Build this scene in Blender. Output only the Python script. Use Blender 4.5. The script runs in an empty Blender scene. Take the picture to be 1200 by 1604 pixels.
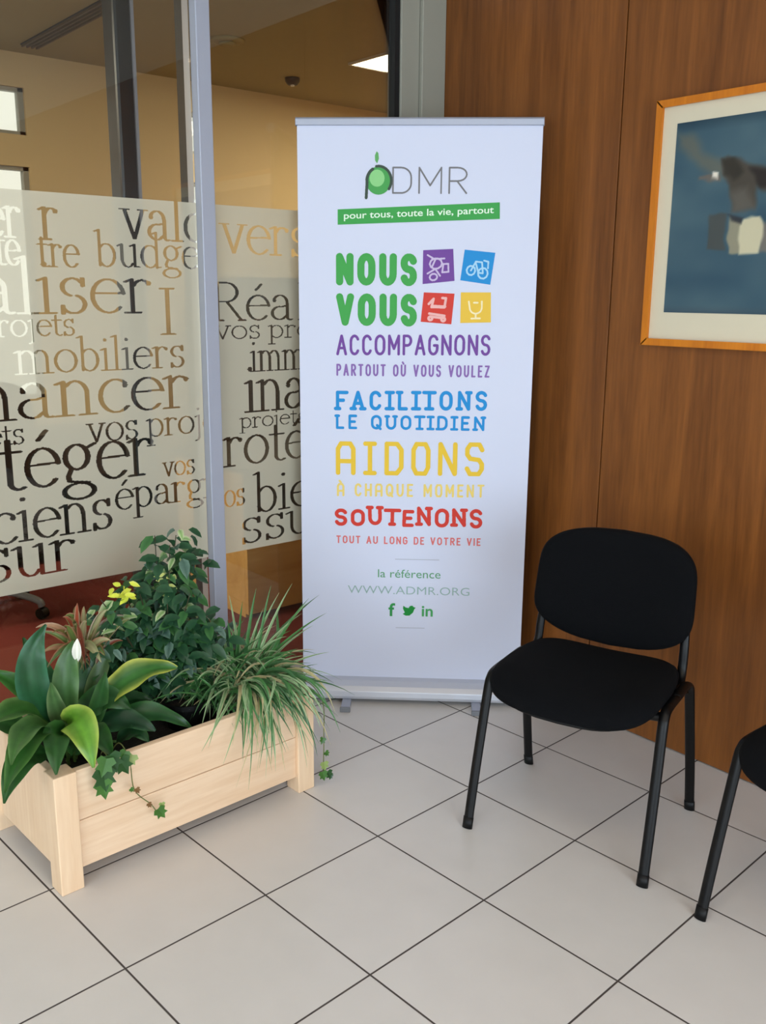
import bpy, math, random
import numpy as np
from mathutils import Vector, Matrix

# ------------------------------------------------------------------ camera, world, lights, exposure
scn = bpy.context.scene
col = scn.collection
scn.view_settings.view_transform = 'Standard'
scn.view_settings.look = 'None'
scn.view_settings.exposure = 0.0
scn.view_settings.gamma = 1.0
scn.view_settings.use_curve_mapping = False

cam_data = bpy.data.cameras.new('camera')
cam = bpy.data.objects.new('camera', cam_data)
col.objects.link(cam)
R = ((0.6398718497, 0.7684388906, 0.0081047723), (-0.1789905740, 0.1387707753, 0.9740149107),
     (-0.7473462319, 0.6246954004, -0.2263388308))
cam.matrix_world = Matrix(((R[0][0], R[1][0], -R[2][0], 2.88328), (R[0][1], R[1][1], -R[2][1], -2.66725),
                           (R[0][2], R[1][2], -R[2][2], 1.52235), (0, 0, 0, 1)))
cam_data.sensor_fit = 'AUTO'; cam_data.sensor_width = 36.0
cam_data.lens = 1468.82 * 36.0 / 1604.0
cam_data.clip_start = 0.05; cam_data.clip_end = 200
scn.camera = cam

world = bpy.data.worlds.new('world'); scn.world = world
world.use_nodes = True
wbg = world.node_tree.nodes['Background']
wbg.inputs[0].default_value = (1.0, 0.97, 0.88, 1); wbg.inputs[1].default_value = 1.3


def area(name, loc, rot, sx, sy, power, color):
    d = bpy.data.lights.new(name, 'AREA'); d.shape = 'RECTANGLE'; d.size = sx; d.size_y = sy
    d.energy = power; d.color = color
    o = bpy.data.objects.new(name, d); o.location = loc; o.rotation_euler = rot
    col.objects.link(o)
    return o


PI = math.pi
# daylight coming in through the two window openings of the front room
area('window_daylight', (6.12, -3.0, 1.45), (0, PI / 2, 0), 2.1, 3.8, 175, (0.66, 0.83, 1.0))
area('window_daylight', (3.2, -6.62, 1.45), (PI / 2, 0, 0), 3.4, 2.1, 115, (0.66, 0.83, 1.0))


# ------------------------------------------------------------------ helpers
def lin(c):
    return tuple(((x / 255) / 12.92 if x / 255 <= 0.04045 else ((x / 255 + 0.055) / 1.055) ** 2.4) for x in c)


def mat(name, rgb, rough=0.5, metal=0.0, spec=0.5, bump=0.0, bscale=200, var=0.0, vscale=8.0, sheen=0.0, emit=None, coat=0.0):
    m = bpy.data.materials.new(name); m.use_nodes = True
    nt = m.node_tree; b = nt.nodes['Principled BSDF']
    c = lin(rgb) + (1,)
    b.inputs['Base Color'].default_value = c
    b.inputs['Roughness'].default_value = rough
    b.inputs['Metallic'].default_value = metal
    b.inputs['Specular IOR Level'].default_value = spec
    b.inputs['Sheen Weight'].default_value = sheen
    b.inputs['Coat Weight'].default_value = coat
    if emit:
        b.inputs['Emission Color'].default_value = lin(emit[0]) + (1,); b.inputs['Emission Strength'].default_value = emit[1]
    tc = nt.nodes.new('ShaderNodeTexCoord')
    if var > 0:
        n = nt.nodes.new('ShaderNodeTexNoise'); n.inputs['Scale'].default_value = vscale; n.inputs['Detail'].default_value = 4
        nt.links.new(tc.outputs['Object'], n.inputs['Vector'])
        mr = nt.nodes.new('ShaderNodeMapRange'); mr.inputs[3].default_value = 1 - var; mr.inputs[4].default_value = 1 + var
        mx = nt.nodes.new('ShaderNodeVectorMath'); mx.operation = 'SCALE'
        mx.inputs[0].default_value = c[:3]
        nt.links.new(n.outputs['Fac'], mr.inputs[0]); nt.links.new(mr.outputs[0], mx.inputs['Scale'])
        nt.links.new(mx.outputs[0], b.inputs['Base Color'])
    if bump > 0:
        n = nt.nodes.new('ShaderNodeTexNoise'); n.inputs['Scale'].default_value = bscale
        nt.links.new(tc.outputs['Object'], n.inputs['Vector'])
        bp = nt.nodes.new('ShaderNodeBump'); bp.inputs['Strength'].default_value = bump; bp.inputs['Distance'].default_value = 0.002
        nt.links.new(n.outputs['Fac'], bp.inputs['Height']); nt.links.new(bp.outputs[0], b.inputs['Normal'])
    return m


def wood(name, rgb_a, rgb_b, axis='z', stretch=14.0, scale=3.0, rough=0.4, spec=0.4, rings=0.0):
    """grain running along one object axis"""
    m = bpy.data.materials.new(name); m.use_nodes = True
    nt = m.node_tree; b = nt.nodes['Principled BSDF']; N = nt.nodes.new; K = nt.links.new
    tc = N('ShaderNodeTexCoord'); mp = N('ShaderNodeMapping')
    s = [scale * stretch] * 3; s['xyz'.index(axis)] = scale
    mp.inputs['Scale'].default_value = s
    K(tc.outputs['Object'], mp.inputs['Vector'])
    n1 = N('ShaderNodeTexNoise'); n1.inputs['Scale'].default_value = 0.32; n1.inputs['Detail'].default_value = 7; n1.inputs['Roughness'].default_value = 0.62
    n1.inputs['Distortion'].default_value = 0.7
    n2 = N('ShaderNodeTexNoise'); n2.inputs['Scale'].default_value = 2.6; n2.inputs['Detail'].default_value = 3
    K(mp.outputs[0], n1.inputs['Vector']); K(mp.outputs[0], n2.inputs['Vector'])
    mix = N('ShaderNodeMath'); mix.operation = 'MULTIPLY_ADD'; mix.inputs[1].default_value = 0.3
    K(n2.outputs['Fac'], mix.inputs[0])
    sub = N('ShaderNodeMath'); sub.operation = 'MULTIPLY_ADD'; sub.inputs[1].default_value = 0.9; sub.inputs[2].default_value = -0.1
    K(n1.outputs['Fac'], sub.inputs[0]); K(sub.outputs[0], mix.inputs[2])
    rp = N('ShaderNodeValToRGB'); rp.color_ramp.elements[0].position = 0.3; rp.color_ramp.elements[1].position = 0.72
    rp.color_ramp.elements[0].color = lin(rgb_a) + (1,); rp.color_ramp.elements[1].color = lin(rgb_b) + (1,)
    K(mix.outputs[0], rp.inputs[0]); K(rp.outputs[0], b.inputs['Base Color'])
    b.inputs['Roughness'].default_value = rough; b.inputs['Specular IOR Level'].default_value = spec
    return m


class MB:
    """collects shapes and links them as one mesh object"""
    def __init__(s):
        s.v = []; s.f = []; s.c = []

    def add(s, vs, fs, c=None):
        o = len(s.v); s.v += [tuple(v) for v in vs]; s.f += [tuple(i + o for i in f) for f in fs]
        s.c += [c or (1, 1, 1)] * len(vs)
        return s

    def box(s, x0, x1, y0, y1, z0, z1):
        return s.add([(x0, y0, z0), (x1, y0, z0), (x1, y1, z0), (x0, y1, z0), (x0, y0, z1), (x1, y0, z1), (x1, y1, z1), (x0, y1, z1)],
                     [(0, 3, 2, 1), (4, 5, 6, 7), (0, 1, 5, 4), (1, 2, 6, 5), (2, 3, 7, 6), (3, 0, 4, 7)])

    def prism(s, pts, y0, y1, axis=1):
        """polygon given in the two other axes, extruded along one axis"""
        n = len(pts); vs = []
        for y in (y0, y1):
            for a, b in pts:
                vs.append((a, y, b) if axis == 1 else ((y, a, b) if axis == 0 else (a, b, y)))
        fs = [tuple(range(n)), tuple(range(2 * n - 1, n - 1, -1))] + [(i, (i + 1) % n, n + (i + 1) % n, n + i) for i in range(n)]
        return s.add(vs, fs)

    def tube(s, path, ra, rb=None, up=(0, 0, 1), n=14, smooth=True, c=None, taper=None):
        rb = rb or ra
        P = [Vector(p) for p in path]
        if smooth and len(P) > 2:
            Q = []
            for i in range(len(P) - 1):
                a = P[max(i - 1, 0)]; b = P[i]; d = P[i + 1]; e = P[min(i + 2, len(P) - 1)]
                for k in range(6):
                    t = k / 6
                    Q.append(0.5 * ((2 * b) + (d - a) * t + (2 * a - 5 * b + 4 * d - e) * t * t + (3 * b - a - 3 * d + e) * t ** 3))
            Q.append(P[-1]); P = Q
        up = Vector(up); vs = []; m = len(P)
        for i, p in enumerate(P):
            t = (P[min(i + 1, m - 1)] - P[max(i - 1, 0)]).normalized()
            u = t.cross(up)
            if u.length < 1e-4: u = t.cross(Vector((0, 1, 0)))
            u.normalize(); w = u.cross(t).normalized()
            k = 1.0 if taper is None else 1 + (taper - 1) * i / (m - 1)
            for j in range(n):
                a = 2 * PI * j / n
                vs.append(p + u * math.cos(a) * ra * k + w * math.sin(a) * rb * k)
        fs = [(i * n + j, i * n + (j + 1) % n, (i + 1) * n + (j + 1) % n, (i + 1) * n + j) for i in range(m - 1) for j in range(n)]
        fs += [tuple(range(n - 1, -1, -1)), tuple(range((m - 1) * n, m * n))]
        return s.add(vs, fs, c)

    def lathe(s, prof, cx, cy, n=28):
        vs = [(cx + r * math.cos(2 * PI * j / n), cy + r * math.sin(2 * PI * j / n), z) for r, z in prof for j in range(n)]
        m = len(prof)
        fs = [(i * n + j, i * n + (j + 1) % n, (i + 1) * n + (j + 1) % n, (i + 1) * n + j) for i in range(m - 1) for j in range(n)]
        fs += [tuple(range(n - 1, -1, -1)), tuple(range((m - 1) * n, m * n))]
        return s.add(vs, fs)

    def build(s, name, material, parent=None, bevel=0.0, smooth=False, seg=2, colors=False):
        me = bpy.data.meshes.new(name)
        me.from_pydata(s.v, [], s.f); me.validate(); me.update()
        me.materials.append(material)
        if smooth:
            for p in me.polygons: p.use_smooth = True
        if colors:
            ca = me.color_attributes.new('Col', 'FLOAT_COLOR', 'POINT')
            for i, c in enumerate(s.c): ca.data[i].color = (*c, 1)
        o = bpy.data.objects.new(name, me); col.objects.link(o)
        if parent: o.parent = parent
        if bevel > 0:
            b = o.modifiers.new('bevel', 'BEVEL'); b.width = bevel; b.segments = seg; b.limit_method = 'ANGLE'
            if smooth: o.modifiers.new('wn', 'WEIGHTED_NORMAL')
        return o


def tag(o, label, cat, group=None, kind=None):
    if label: o['label'] = label
    if cat: o['category'] = cat
    if group: o['group'] = group
    if kind: o['kind'] = kind
    return o


def struct(o, label=None):
    o['kind'] = 'structure'
    if label: o['label'] = label
    return o


def empty(name, loc, rz=0):
    o = bpy.data.objects.new(name, None); col.objects.link(o)
    o.location = loc; o.rotation_euler = (0, 0, rz); o.empty_display_size = 0.1
    return o


def copy_tree(o, parent=None):
    c = o.copy(); col.objects.link(c); c.parent = parent
    for ch in list(o.children): copy_tree(ch, c)
    return c


# ------------------------------------------------------------------ materials
M = {}
M['alu'] = mat('brushed_aluminium', (172, 176, 190), 0.5, 0.25, bump=0.15, bscale=300)
M['alu_dull'] = mat('grey_anodised', (158, 156, 142), 0.5, 0.0)
M['gasket'] = mat('black_rubber', (14, 14, 15), 0.6)
M['plaster'] = mat('white_plaster', (222, 216, 206), 0.8, var=0.03, bump=0.2)
M['beige'] = mat('beige_office_paint', (206, 182, 136), 0.75, var=0.03, vscale=3, bump=0.15)
M['beige_ceiling'] = mat('beige_ceiling_tile', (158, 146, 102), 0.85, var=0.06, vscale=25)
M['carpet'] = mat('brick_red_carpet', (104, 32, 23), 0.95, var=0.15, vscale=60, bump=0.6, bscale=500)
M['black_fabric'] = mat('black_woven_upholstery', (7, 8, 11), 0.95, spec=0.15, var=0.25, vscale=300, bump=0.5, bscale=900)
M['black_metal'] = mat('black_painted_steel', (4, 4, 5), 0.4, 0.0, 0.3)
M['black_plastic'] = mat('black_plastic', (7, 7, 8), 0.5, 0.0, 0.3)
M['column'] = mat('dark_grey_steel', (48, 52, 56), 0.35, 0.5)
M['soil'] = mat('potting_soil', (26, 20, 15), 0.95, var=0.5, vscale=120, bump=1.0, bscale=120)
M['veneer'] = wood('reddish_wood_veneer', (98, 56, 22), (146, 88, 38), 'z', 16, 2.2, 0.38, 0.35)
M['pine'] = wood('pale_pine', (228, 190, 152), (250, 222, 190), 'x', 14, 2.6, 0.55, 0.3)
M['pine_post'] = wood('pale_pine_upright', (232, 196, 158), (250, 222, 188), 'z', 14, 2.6, 0.55, 0.3)
M['desk'] = wood('honey_oak', (204, 158, 88), (232, 190, 122), 'y', 10, 2.0, 0.5, 0.3)
M['frame'] = wood('golden_picture_frame', (188, 104, 8), (214, 128, 20), 'z', 10, 6, 0.35, 0.5)
M['mat_board'] = mat('cream_mat_board', (214, 204, 178), 0.85, var=0.02)
M['cloth'] = mat('white_banner_print_film', (211, 215, 233), 0.55, 0, 0.3)
M['charcoal'] = mat('charcoal_furniture', (40, 38, 36), 0.55)
M['grey_plastic'] = mat('grey_plastic', (120, 122, 126), 0.4)
M['white_plastic'] = mat('white_plastic', (225, 222, 214), 0.5)
M['lamp'] = mat('lit_lamp_diffuser', (255, 250, 235), 0.5, emit=((255, 236, 200), 14.0))

# floor tiles
m = bpy.data.materials.new('glazed_floor_tiles'); m.use_nodes = True; M['tiles'] = m
nt = m.node_tree; b = nt.nodes['Principled BSDF']; N = nt.nodes.new; K = nt.links.new
tc = N('ShaderNodeTexCoord')
mp1 = N('ShaderNodeMapping'); mp1.inputs['Location'].default_value = (-1.04646, 1.51861, 0)
mp2 = N('ShaderNodeMapping'); mp2.inputs['Rotation'].default_value = (0, 0, -math.radians(3.7268)); mp2.inputs['Scale'].default_value = (2.5, 2.5, 2.5)
K(tc.outputs['Object'], mp1.inputs['Vector']); K(mp1.outputs[0], mp2.inputs['Vector'])
sp = N('ShaderNodeSeparateXYZ'); K(mp2.outputs[0], sp.inputs[0])
ds = []
for k in (0, 1):
    a = N('ShaderNodeMath'); a.operation = 'FRACT'; K(sp.outputs[k], a.inputs[0])
    c = N('ShaderNodeMath'); c.operation = 'SUBTRACT'; c.inputs[1].default_value = 0.5; K(a.outputs[0], c.inputs[0])
    d = N('ShaderNodeMath'); d.operation = 'ABSOLUTE'; K(c.outputs[0], d.inputs[0]); ds.append(d)
mxx = N('ShaderNodeMath'); mxx.operation = 'MAXIMUM'; K(ds[0].outputs[0], mxx.inputs[0]); K(ds[1].outputs[0], mxx.inputs[1])
gr = N('ShaderNodeMapRange'); gr.inputs[1].default_value = 0.4925; gr.inputs[2].default_value = 0.4955; K(mxx.outputs[0], gr.inputs[0])
fl = N('ShaderNodeVectorMath'); fl.operation = 'FLOOR'; K(mp2.outputs[0], fl.inputs[0])
wn = N('ShaderNodeTexWhiteNoise'); wn.noise_dimensions = '3D'; K(fl.outputs[0], wn.inputs['Vector'])
nz = N('ShaderNodeTexNoise'); nz.inputs['Scale'].default_value = 9; nz.inputs['Detail'].default_value = 6; K(tc.outputs['Object'], nz.inputs['Vector'])
v1 = N('ShaderNodeMath'); v1.operation = 'MULTIPLY_ADD'; v1.inputs[1].default_value = 0.05; v1.inputs[2].default_value = 0.93; K(wn.outputs['Value'], v1.inputs[0])
v2 = N('ShaderNodeMath'); v2.operation = 'MULTIPLY_ADD'; v2.inputs[1].default_value = 0.1; K(nz.outputs['Fac'], v2.inputs[0]); K(v1.outputs[0], v2.inputs[2])
tcx = N('ShaderNodeVectorMath'); tcx.operation = 'SCALE'; tcx.inputs[0].default_value = lin((216, 211, 206)); K(v2.outputs[0], tcx.inputs['Scale'])
mix = N('ShaderNodeMix'); mix.data_type = 'RGBA'; K(gr.outputs[0], mix.inputs[0]); K(tcx.outputs[0], mix.inputs[6]); mix.inputs[7].default_value = lin((70, 62, 58)) + (1,)
K(mix.outputs[2], b.inputs['Base Color'])
rr = N('ShaderNodeMapRange'); rr.inputs[3].default_value = 0.33; rr.inputs[4].default_value = 0.8; K(gr.outputs[0], rr.inputs[0]); K(rr.outputs[0], b.inputs['Roughness'])
bp = N('ShaderNodeBump'); bp.invert = True; bp.inputs['Strength'].default_value = 0.6; bp.inputs['Distance'].default_value = 0.002
K(gr.outputs[0], bp.inputs['Height']); K(bp.outputs[0], b.inputs['Normal'])


def glass_mat(name, tint, rough=0.0):
    m = bpy.data.materials.new(name); m.use_nodes = True; nt = m.node_tree
    nt.nodes.remove(nt.nodes['Principled BSDF'])
    out = nt.nodes['Material Output']
    t = nt.nodes.new('ShaderNodeBsdfTransparent'); t.inputs[0].default_value = tint + (1,)
    g = nt.nodes.new('ShaderNodeBsdfGlossy'); g.inputs['Roughness'].default_value = rough
    f = nt.nodes.new('ShaderNodeFresnel'); f.inputs[0].default_value = 1.5
    x = nt.nodes.new('ShaderNodeMixShader')
    nt.links.new(f.outputs[0], x.inputs[0]); nt.links.new(t.outputs[0], x.inputs[1]); nt.links.new(g.outputs[0], x.inputs[2])
    nt.links.new(x.outputs[0], out.inputs[0])
    return m


M['glass'] = glass_mat('clear_glass', (0.94, 0.95, 0.93))

m = bpy.data.materials.new('frosted_vinyl'); m.use_nodes = True; M['film'] = m; nt = m.node_tree
nt.nodes.remove(nt.nodes['Principled BSDF'])
t = nt.nodes.new('ShaderNodeBsdfTransparent'); t.inputs[0].default_value = (0.95, 0.95, 0.92, 1)
d = nt.nodes.new('ShaderNodeBsdfDiffuse'); d.inputs[0].default_value = lin((226, 220, 198)) + (1,)
tl = nt.nodes.new('ShaderNodeBsdfTranslucent'); tl.inputs[0].default_value = lin((226, 220, 204)) + (1,)
x1 = nt.nodes.new('ShaderNodeMixShader'); x1.inputs[0].default_value = 0.35
nt.links.new(d.outputs[0], x1.inputs[1]); nt.links.new(tl.outputs[0], x1.inputs[2])
x2 = nt.nodes.new('ShaderNodeMixShader'); x2.inputs[0].default_value = 0.80
nt.links.new(t.outputs[0], x2.inputs[1]); nt.links.new(x1.outputs[0], x2.inputs[2])
nt.links.new(x2.outputs[0], nt.nodes['Material Output'].inputs[0])

# leaves: own colour comes from the vertex attribute
m = bpy.data.materials.new('leaf'); m.use_nodes = True; M['leaf'] = m; nt = m.node_tree
b = nt.nodes['Principled BSDF']; at = nt.nodes.new('ShaderNodeVertexColor'); at.layer_name = 'Col'
tcl = nt.nodes.new('ShaderNodeTexCoord'); nzl = nt.nodes.new('ShaderNodeTexNoise'); nzl.inputs['Scale'].default_value = 40
nt.links.new(tcl.outputs['Object'], nzl.inputs['Vector'])
mrl = nt.nodes.new('ShaderNodeMapRange'); mrl.inputs[3].default_value = 0.75; mrl.inputs[4].default_value = 1.25; nt.links.new(nzl.outputs['Fac'], mrl.inputs[0])
scl = nt.nodes.new('ShaderNodeVectorMath'); scl.operation = 'SCALE'; nt.links.new(at.outputs[0], scl.inputs[0]); nt.links.new(mrl.outputs[0], scl.inputs['Scale'])
nt.links.new(scl.outputs[0], b.inputs['Base Color'])
b.inputs['Roughness'].default_value = 0.38; b.inputs['Specular IOR Level'].default_value = 0.5
tl = nt.nodes.new('ShaderNodeBsdfTranslucent'); nt.links.new(scl.outputs[0], tl.inputs[0])
xm = nt.nodes.new('ShaderNodeMixShader'); xm.inputs[0].default_value = 0.22
nt.links.new(b.outputs[0], xm.inputs[1]); nt.links.new(tl.outputs[0], xm.inputs[2]); nt.links.new(xm.outputs[0], nt.nodes['Material Output'].inputs[0])

# ------------------------------------------------------------------ front room shell
H = 2.75
struct(MB().box(0.0, 6.1, -6.6, 0.1, -0.1, 0).build('floor', M['tiles']), 'pale glossy square floor tiles laid with thin dark grout')
struct(MB().box(-0.1, 6.1, -6.6, 0.1, H, H + 0.1).build('ceiling', M['plaster']))
# wood clad wall: backing plus veneer panels with narrow joints
struct(MB().box(0, 6.1, 0.02, 0.1, 0.0, H).build('wall_back', M['gasket']))
seams = [0.0, 0.880, 2.08, 3.28, 4.48, 5.68, 6.0]
for i in range(len(seams) - 1):
    a, c = seams[i] + 0.0025, seams[i + 1] - 0.0025
    struct(MB().box(a, c, 0.0, 0.02, 0.004, H).build('wall_panel', M['veneer'], bevel=0.0012),
           'reddish brown wood veneer wall panel')
# side wall and rear wall with window openings
mb = MB(); mb.box(6, 6.1, -6.5, -4.9, 0, H); mb.box(6, 6.1, -1.1, 0, 0, H); mb.box(6, 6.1, -4.9, -1.1, 0, 0.4); mb.box(6, 6.1, -4.9, -1.1, 2.5, H)
struct(mb.build('wall_right', M['plaster']))
mb = MB(); mb.box(-0.1, 1.5, -6.6, -6.5, 0, H); mb.box(4.9, 6.1, -6.6, -6.5, 0, H); mb.box(1.5, 4.9, -6.6, -6.5, 0, 0.4); mb.box(1.5, 4.9, -6.6, -6.5, 2.5, H)
struct(mb.build('wall_front', M['plaster']))
w = MB()
for y in (-4.9, -3.64, -2.38, -1.14): w.box(6.02, 6.08, y, y + 0.04, 0.4, 2.5)
w.box(6.02, 6.08, -4.9, -1.1, 0.4, 0.45); w.box(6.02, 6.08, -4.9, -1.1, 2.45, 2.5)
struct(w.build('window_3', M['alu']))
w = MB()
for xx in (1.5, 2.62, 3.74, 4.86): w.box(xx, xx + 0.04, -6.58, -6.52, 0.4, 2.5)
w.box(1.5, 4.9, -6.58, -6.52, 0.4, 0.45); w.box(1.5, 4.9, -6.58, -6.52, 2.45, 2.5)
struct(w.build('window_4', M['alu']))

# ceiling panels of the front room (lit), out of view
for lx, ly in ((2.2, -1.9), (4.4, -1.9), (2.2, -4.3), (4.4, -4.3)):
    t = empty('ceiling_light', (lx, ly, H))
    tag(t, 'front room ceiling light ' + ('near ' if ly > -3 else 'far from ') + 'the wood wall, ' + ('near' if lx < 3 else 'far from') + ' the glass', 'ceiling light', 'front room ceiling lights')
    fr = MB()
    fr.box(-0.31, 0.31, -0.31, -0.29, -0.02, 0); fr.box(-0.31, 0.31, 0.29, 0.31, -0.02, 0); fr.box(-0.31, -0.29, -0.29, 0.29, -0.02, 0); fr.box(0.29, 0.31, -0.29, 0.29, -0.02, 0)
    fr.build('lamp_frame', M['white_plastic'], t)
    MB().box(-0.29, 0.29, -0.29, 0.29, -0.012, 0).build('diffuser', mat('warm_lit_panel', (255, 240, 215), 0.5, emit=((255, 226, 196), 6.0)), t)

# ------------------------------------------------------------------ glazed partition
t0 = struct(empty('wall_left', (0, 0, 0)), 'glazed office partition in grey aluminium frame')
# vertical profiles: face standing proud of the glass, narrower dark gasket on the far side
mb = MB(); mb.box(-0.05, 0.04, -1.072, -1.021, 0, H); mb.build('trim_1', M['alu'], t0, bevel=0.003)
MB().box(-0.108, -0.05, -1.066, -1.027, 0, H).build('trim_gasket', M['gasket'], t0)
MB().box(-0.05, 0.03, -0.212, -0.122, 0, H).build('trim_2', M['alu_dull'], t0, bevel=0.003)
MB().box(-0.05, 0.045, -0.12, -0.001, 0, H).build('trim_3', M['alu_dull'], t0, bevel=0.003)
MB().box(-0.012, 0.022, -0.236, -0.213, 0, H).build('trim_gasket', M['gasket'], t0)
for y in (-2.52, -3.98, -5.44): MB().box(-0.05, 0.04, y, y + 0.051, 0, H).build('trim_4', M['alu'], t0, bevel=0.003)
MB().box(-0.05, 0.035, -6.5, -0.001, 0.001, 0.07).build('trim_5', M['alu'], t0, bevel=0.003)
MB().box(-0.05, 0.035, -6.5, -0.001, 2.62, H).build('trim_6', M['alu'], t0, bevel=0.003)
for i, (a, c) in enumerate(((-1.02, -0.214), (-2.468, -1.074), (-3.928, -2.522), (-5.388, -3.982), (-6.5, -5.442))):
    MB().box(-0.004, 0.004, a, c, 0.06, 2.63).build('glass_pane', M['glass'], t0)


# ---- serif lettering cut out of the frosted film
def SL(*p): return [('l',) + p]
def AR(cx, cy, rx, ry, a0, a1): return [('a', cx, cy, rx, ry, a0, a1)]
def SER(x, y=0.02, h=0.17): return SL(x - h, y, x + h, y)
def FLAG(x, y=0.95): return SL(x - 0.16, y - 0.05, x, y + 0.02)
def DOT(x, y): return SL(x - 0.02, y, x + 0.02, y + 0.01) + SL(x, y - 0.04, x, y + 0.04)
G = {
 'a': (SL(.6, .14, .6, .68) + AR(.36, .68, .24, .29, 0, 150) + DOT(.16, .76) + AR(.33, .28, .25, .25, 75, 300) + SL(.4, .52, .6, .58) + SL(.44, .06, .6, .2) + AR(.7, .14, .1, .12, 180, 300), .84),
 'b': (SL(.16, .05, .16, 1.5) + FLAG(.16, 1.5) + AR(.42, .49, .32, .47, -150, 140), .86),
 'c': (AR(.44, .49, .36, .47, 50, 318) + DOT(.66, .78), .78),
 'd': (SL(.7, 0.0, .7, 1.5) + FLAG(.7, 1.5) + AR(.42, .49, .34, .47, 35, 325) + SL(.7, .03, .84, .05), .92),
 'e': (AR(.43, .49, .36, .47, 8, 318) + SL(.1, .56, .76, .58), .82),
 'g': (AR(.4, .66, .27, .31, 0, 360) + AR(.42, -.2, .36, .2, 0, 360) + SL(.26, .38, .18, .2) + SL(.18, .17, .2, .07) + SL(.22, .06, .64, .0) + SL(.62, .86, .84, .96), .86),
 'i': (SL(.2, .02, .2, .95) + FLAG(.2) + SER(.2) + DOT(.19, 1.33), .42),
 'j': (SL(.22, -.2, .22, .95) + FLAG(.22) + AR(.04, -.22, .18, .2, 270, 360) + DOT(.2, 1.33), .42),
 'l': (SL(.2, .02, .2, 1.5) + FLAG(.2, 1.5) + SER(.2), .42),
 'm': (SL(.18, .02, .18, .95) + FLAG(.18) + SER(.18) + AR(.42, .6, .24, .37, 0, 140) + SL(.66, .02, .66, .62) + SER(.66, .02, .14) + AR(.9, .6, .24, .37, 0, 140) + SL(1.14, .02, 1.14, .62) + SER(1.14), 1.36),
 'n': (SL(.18, .02, .18, .95) + FLAG(.18) + SER(.18) + AR(.44, .6, .26, .37, 0, 140) + SL(.7, .02, .7, .62) + SER(.7), .92),
 'o': (AR(.46, .49, .38, .47, 0, 360), .92),
 'p': (SL(.18, -.45, .18, .95) + FLAG(.18) + SER(.18, -.45) + AR(.46, .49, .34, .47, -145, 145), .92),
 'q': (SL(.7, -.45, .7, .95) + SER(.7, -.45) + AR(.42, .49, .34, .47, 35, 325), .92),
 'r': (SL(.18, .02, .18, .95) + FLAG(.18) + SER(.18) + AR(.42, .62, .24, .33, 60, 150) + DOT(.58, .86), .68),
 's': (AR(.36, .73, .23, .24, 30, 255) + AR(.36, .26, .25, .25, -150, 70) + SL(.58, .98, .58, .76) + SL(.12, .0, .12, .22), .72),
 't': (SL(.24, .15, .24, 1.22) + SL(.04, .93, .5, .93) + AR(.42, .18, .18, .16, 180, 310), .56),
 'u': (SL(.18, .35, .18, .95) + FLAG(.18) + AR(.42, .36, .24, .34, 180, 330) + SL(.7, .05, .7, .95) + FLAG(.7) + SL(.7, .03, .86, .03), .92),
 'v': (SL(.12, .96, .42, .03) + SL(.42, .03, .72, .96) + SER(.12, .97, .12) + SER(.72, .97, .12), .84),
 'z': (SL(.1, .95, .66, .95) + SL(.66, .95, .1, .03) + SL(.1, .03, .7, .03), .78),
 'R': (SL(.2, .02, .2, 1.42) + SER(.2) + SER(.2, 1.42) + AR(.5, 1.07, .34, .35, -90, 90) + SL(.2, 1.42, .5, 1.42) + SL(.2, .72, .5, .72) + SL(.5, .72, .96, .02) + SER(.98, .02, .1), 1.1),
 'I': (SL(.3, .02, .3, 1.42) + SER(.3, .02, .2) + SER(.3, 1.42, .2), .6),
 'F': (SL(.2, .02, .2, 1.42) + SER(.2) + SL(.08, 1.42, .86, 1.42) + SL(.86, 1.42, .88, 1.15) + SL(.2, .74, .66, .74), .95),
 'P': (SL(.2, .02, .2, 1.42) + SER(.2) + AR(.48, 1.05, .36, .37, -90, 90) + SL(.08, 1.42, .48, 1.42) + SL(.2, .68, .48, .68), .98),
 ' ': ([], .4),
}
G['é'] = (G['e'][0] + SL(.36, 1.16, .54, 1.38), .82)


def segs_of(strokes):
    out = []
    for s in strokes:
        if s[0] == 'l': out.append(s[1:])
        else:
            _, cx, cy, rx, ry, a0, a1 = s; n = max(4, int(abs(a1 - a0) / 15))
            pts = [(cx + rx * math.cos(math.radians(a0 + (a1 - a0) * k / n)), cy + ry * math.sin(math.radians(a0 + (a1 - a0) * k / n))) for k in range(n + 1)]
            out += [pts[k] + pts[k + 1] for k in range(n)]
    return out


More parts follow.
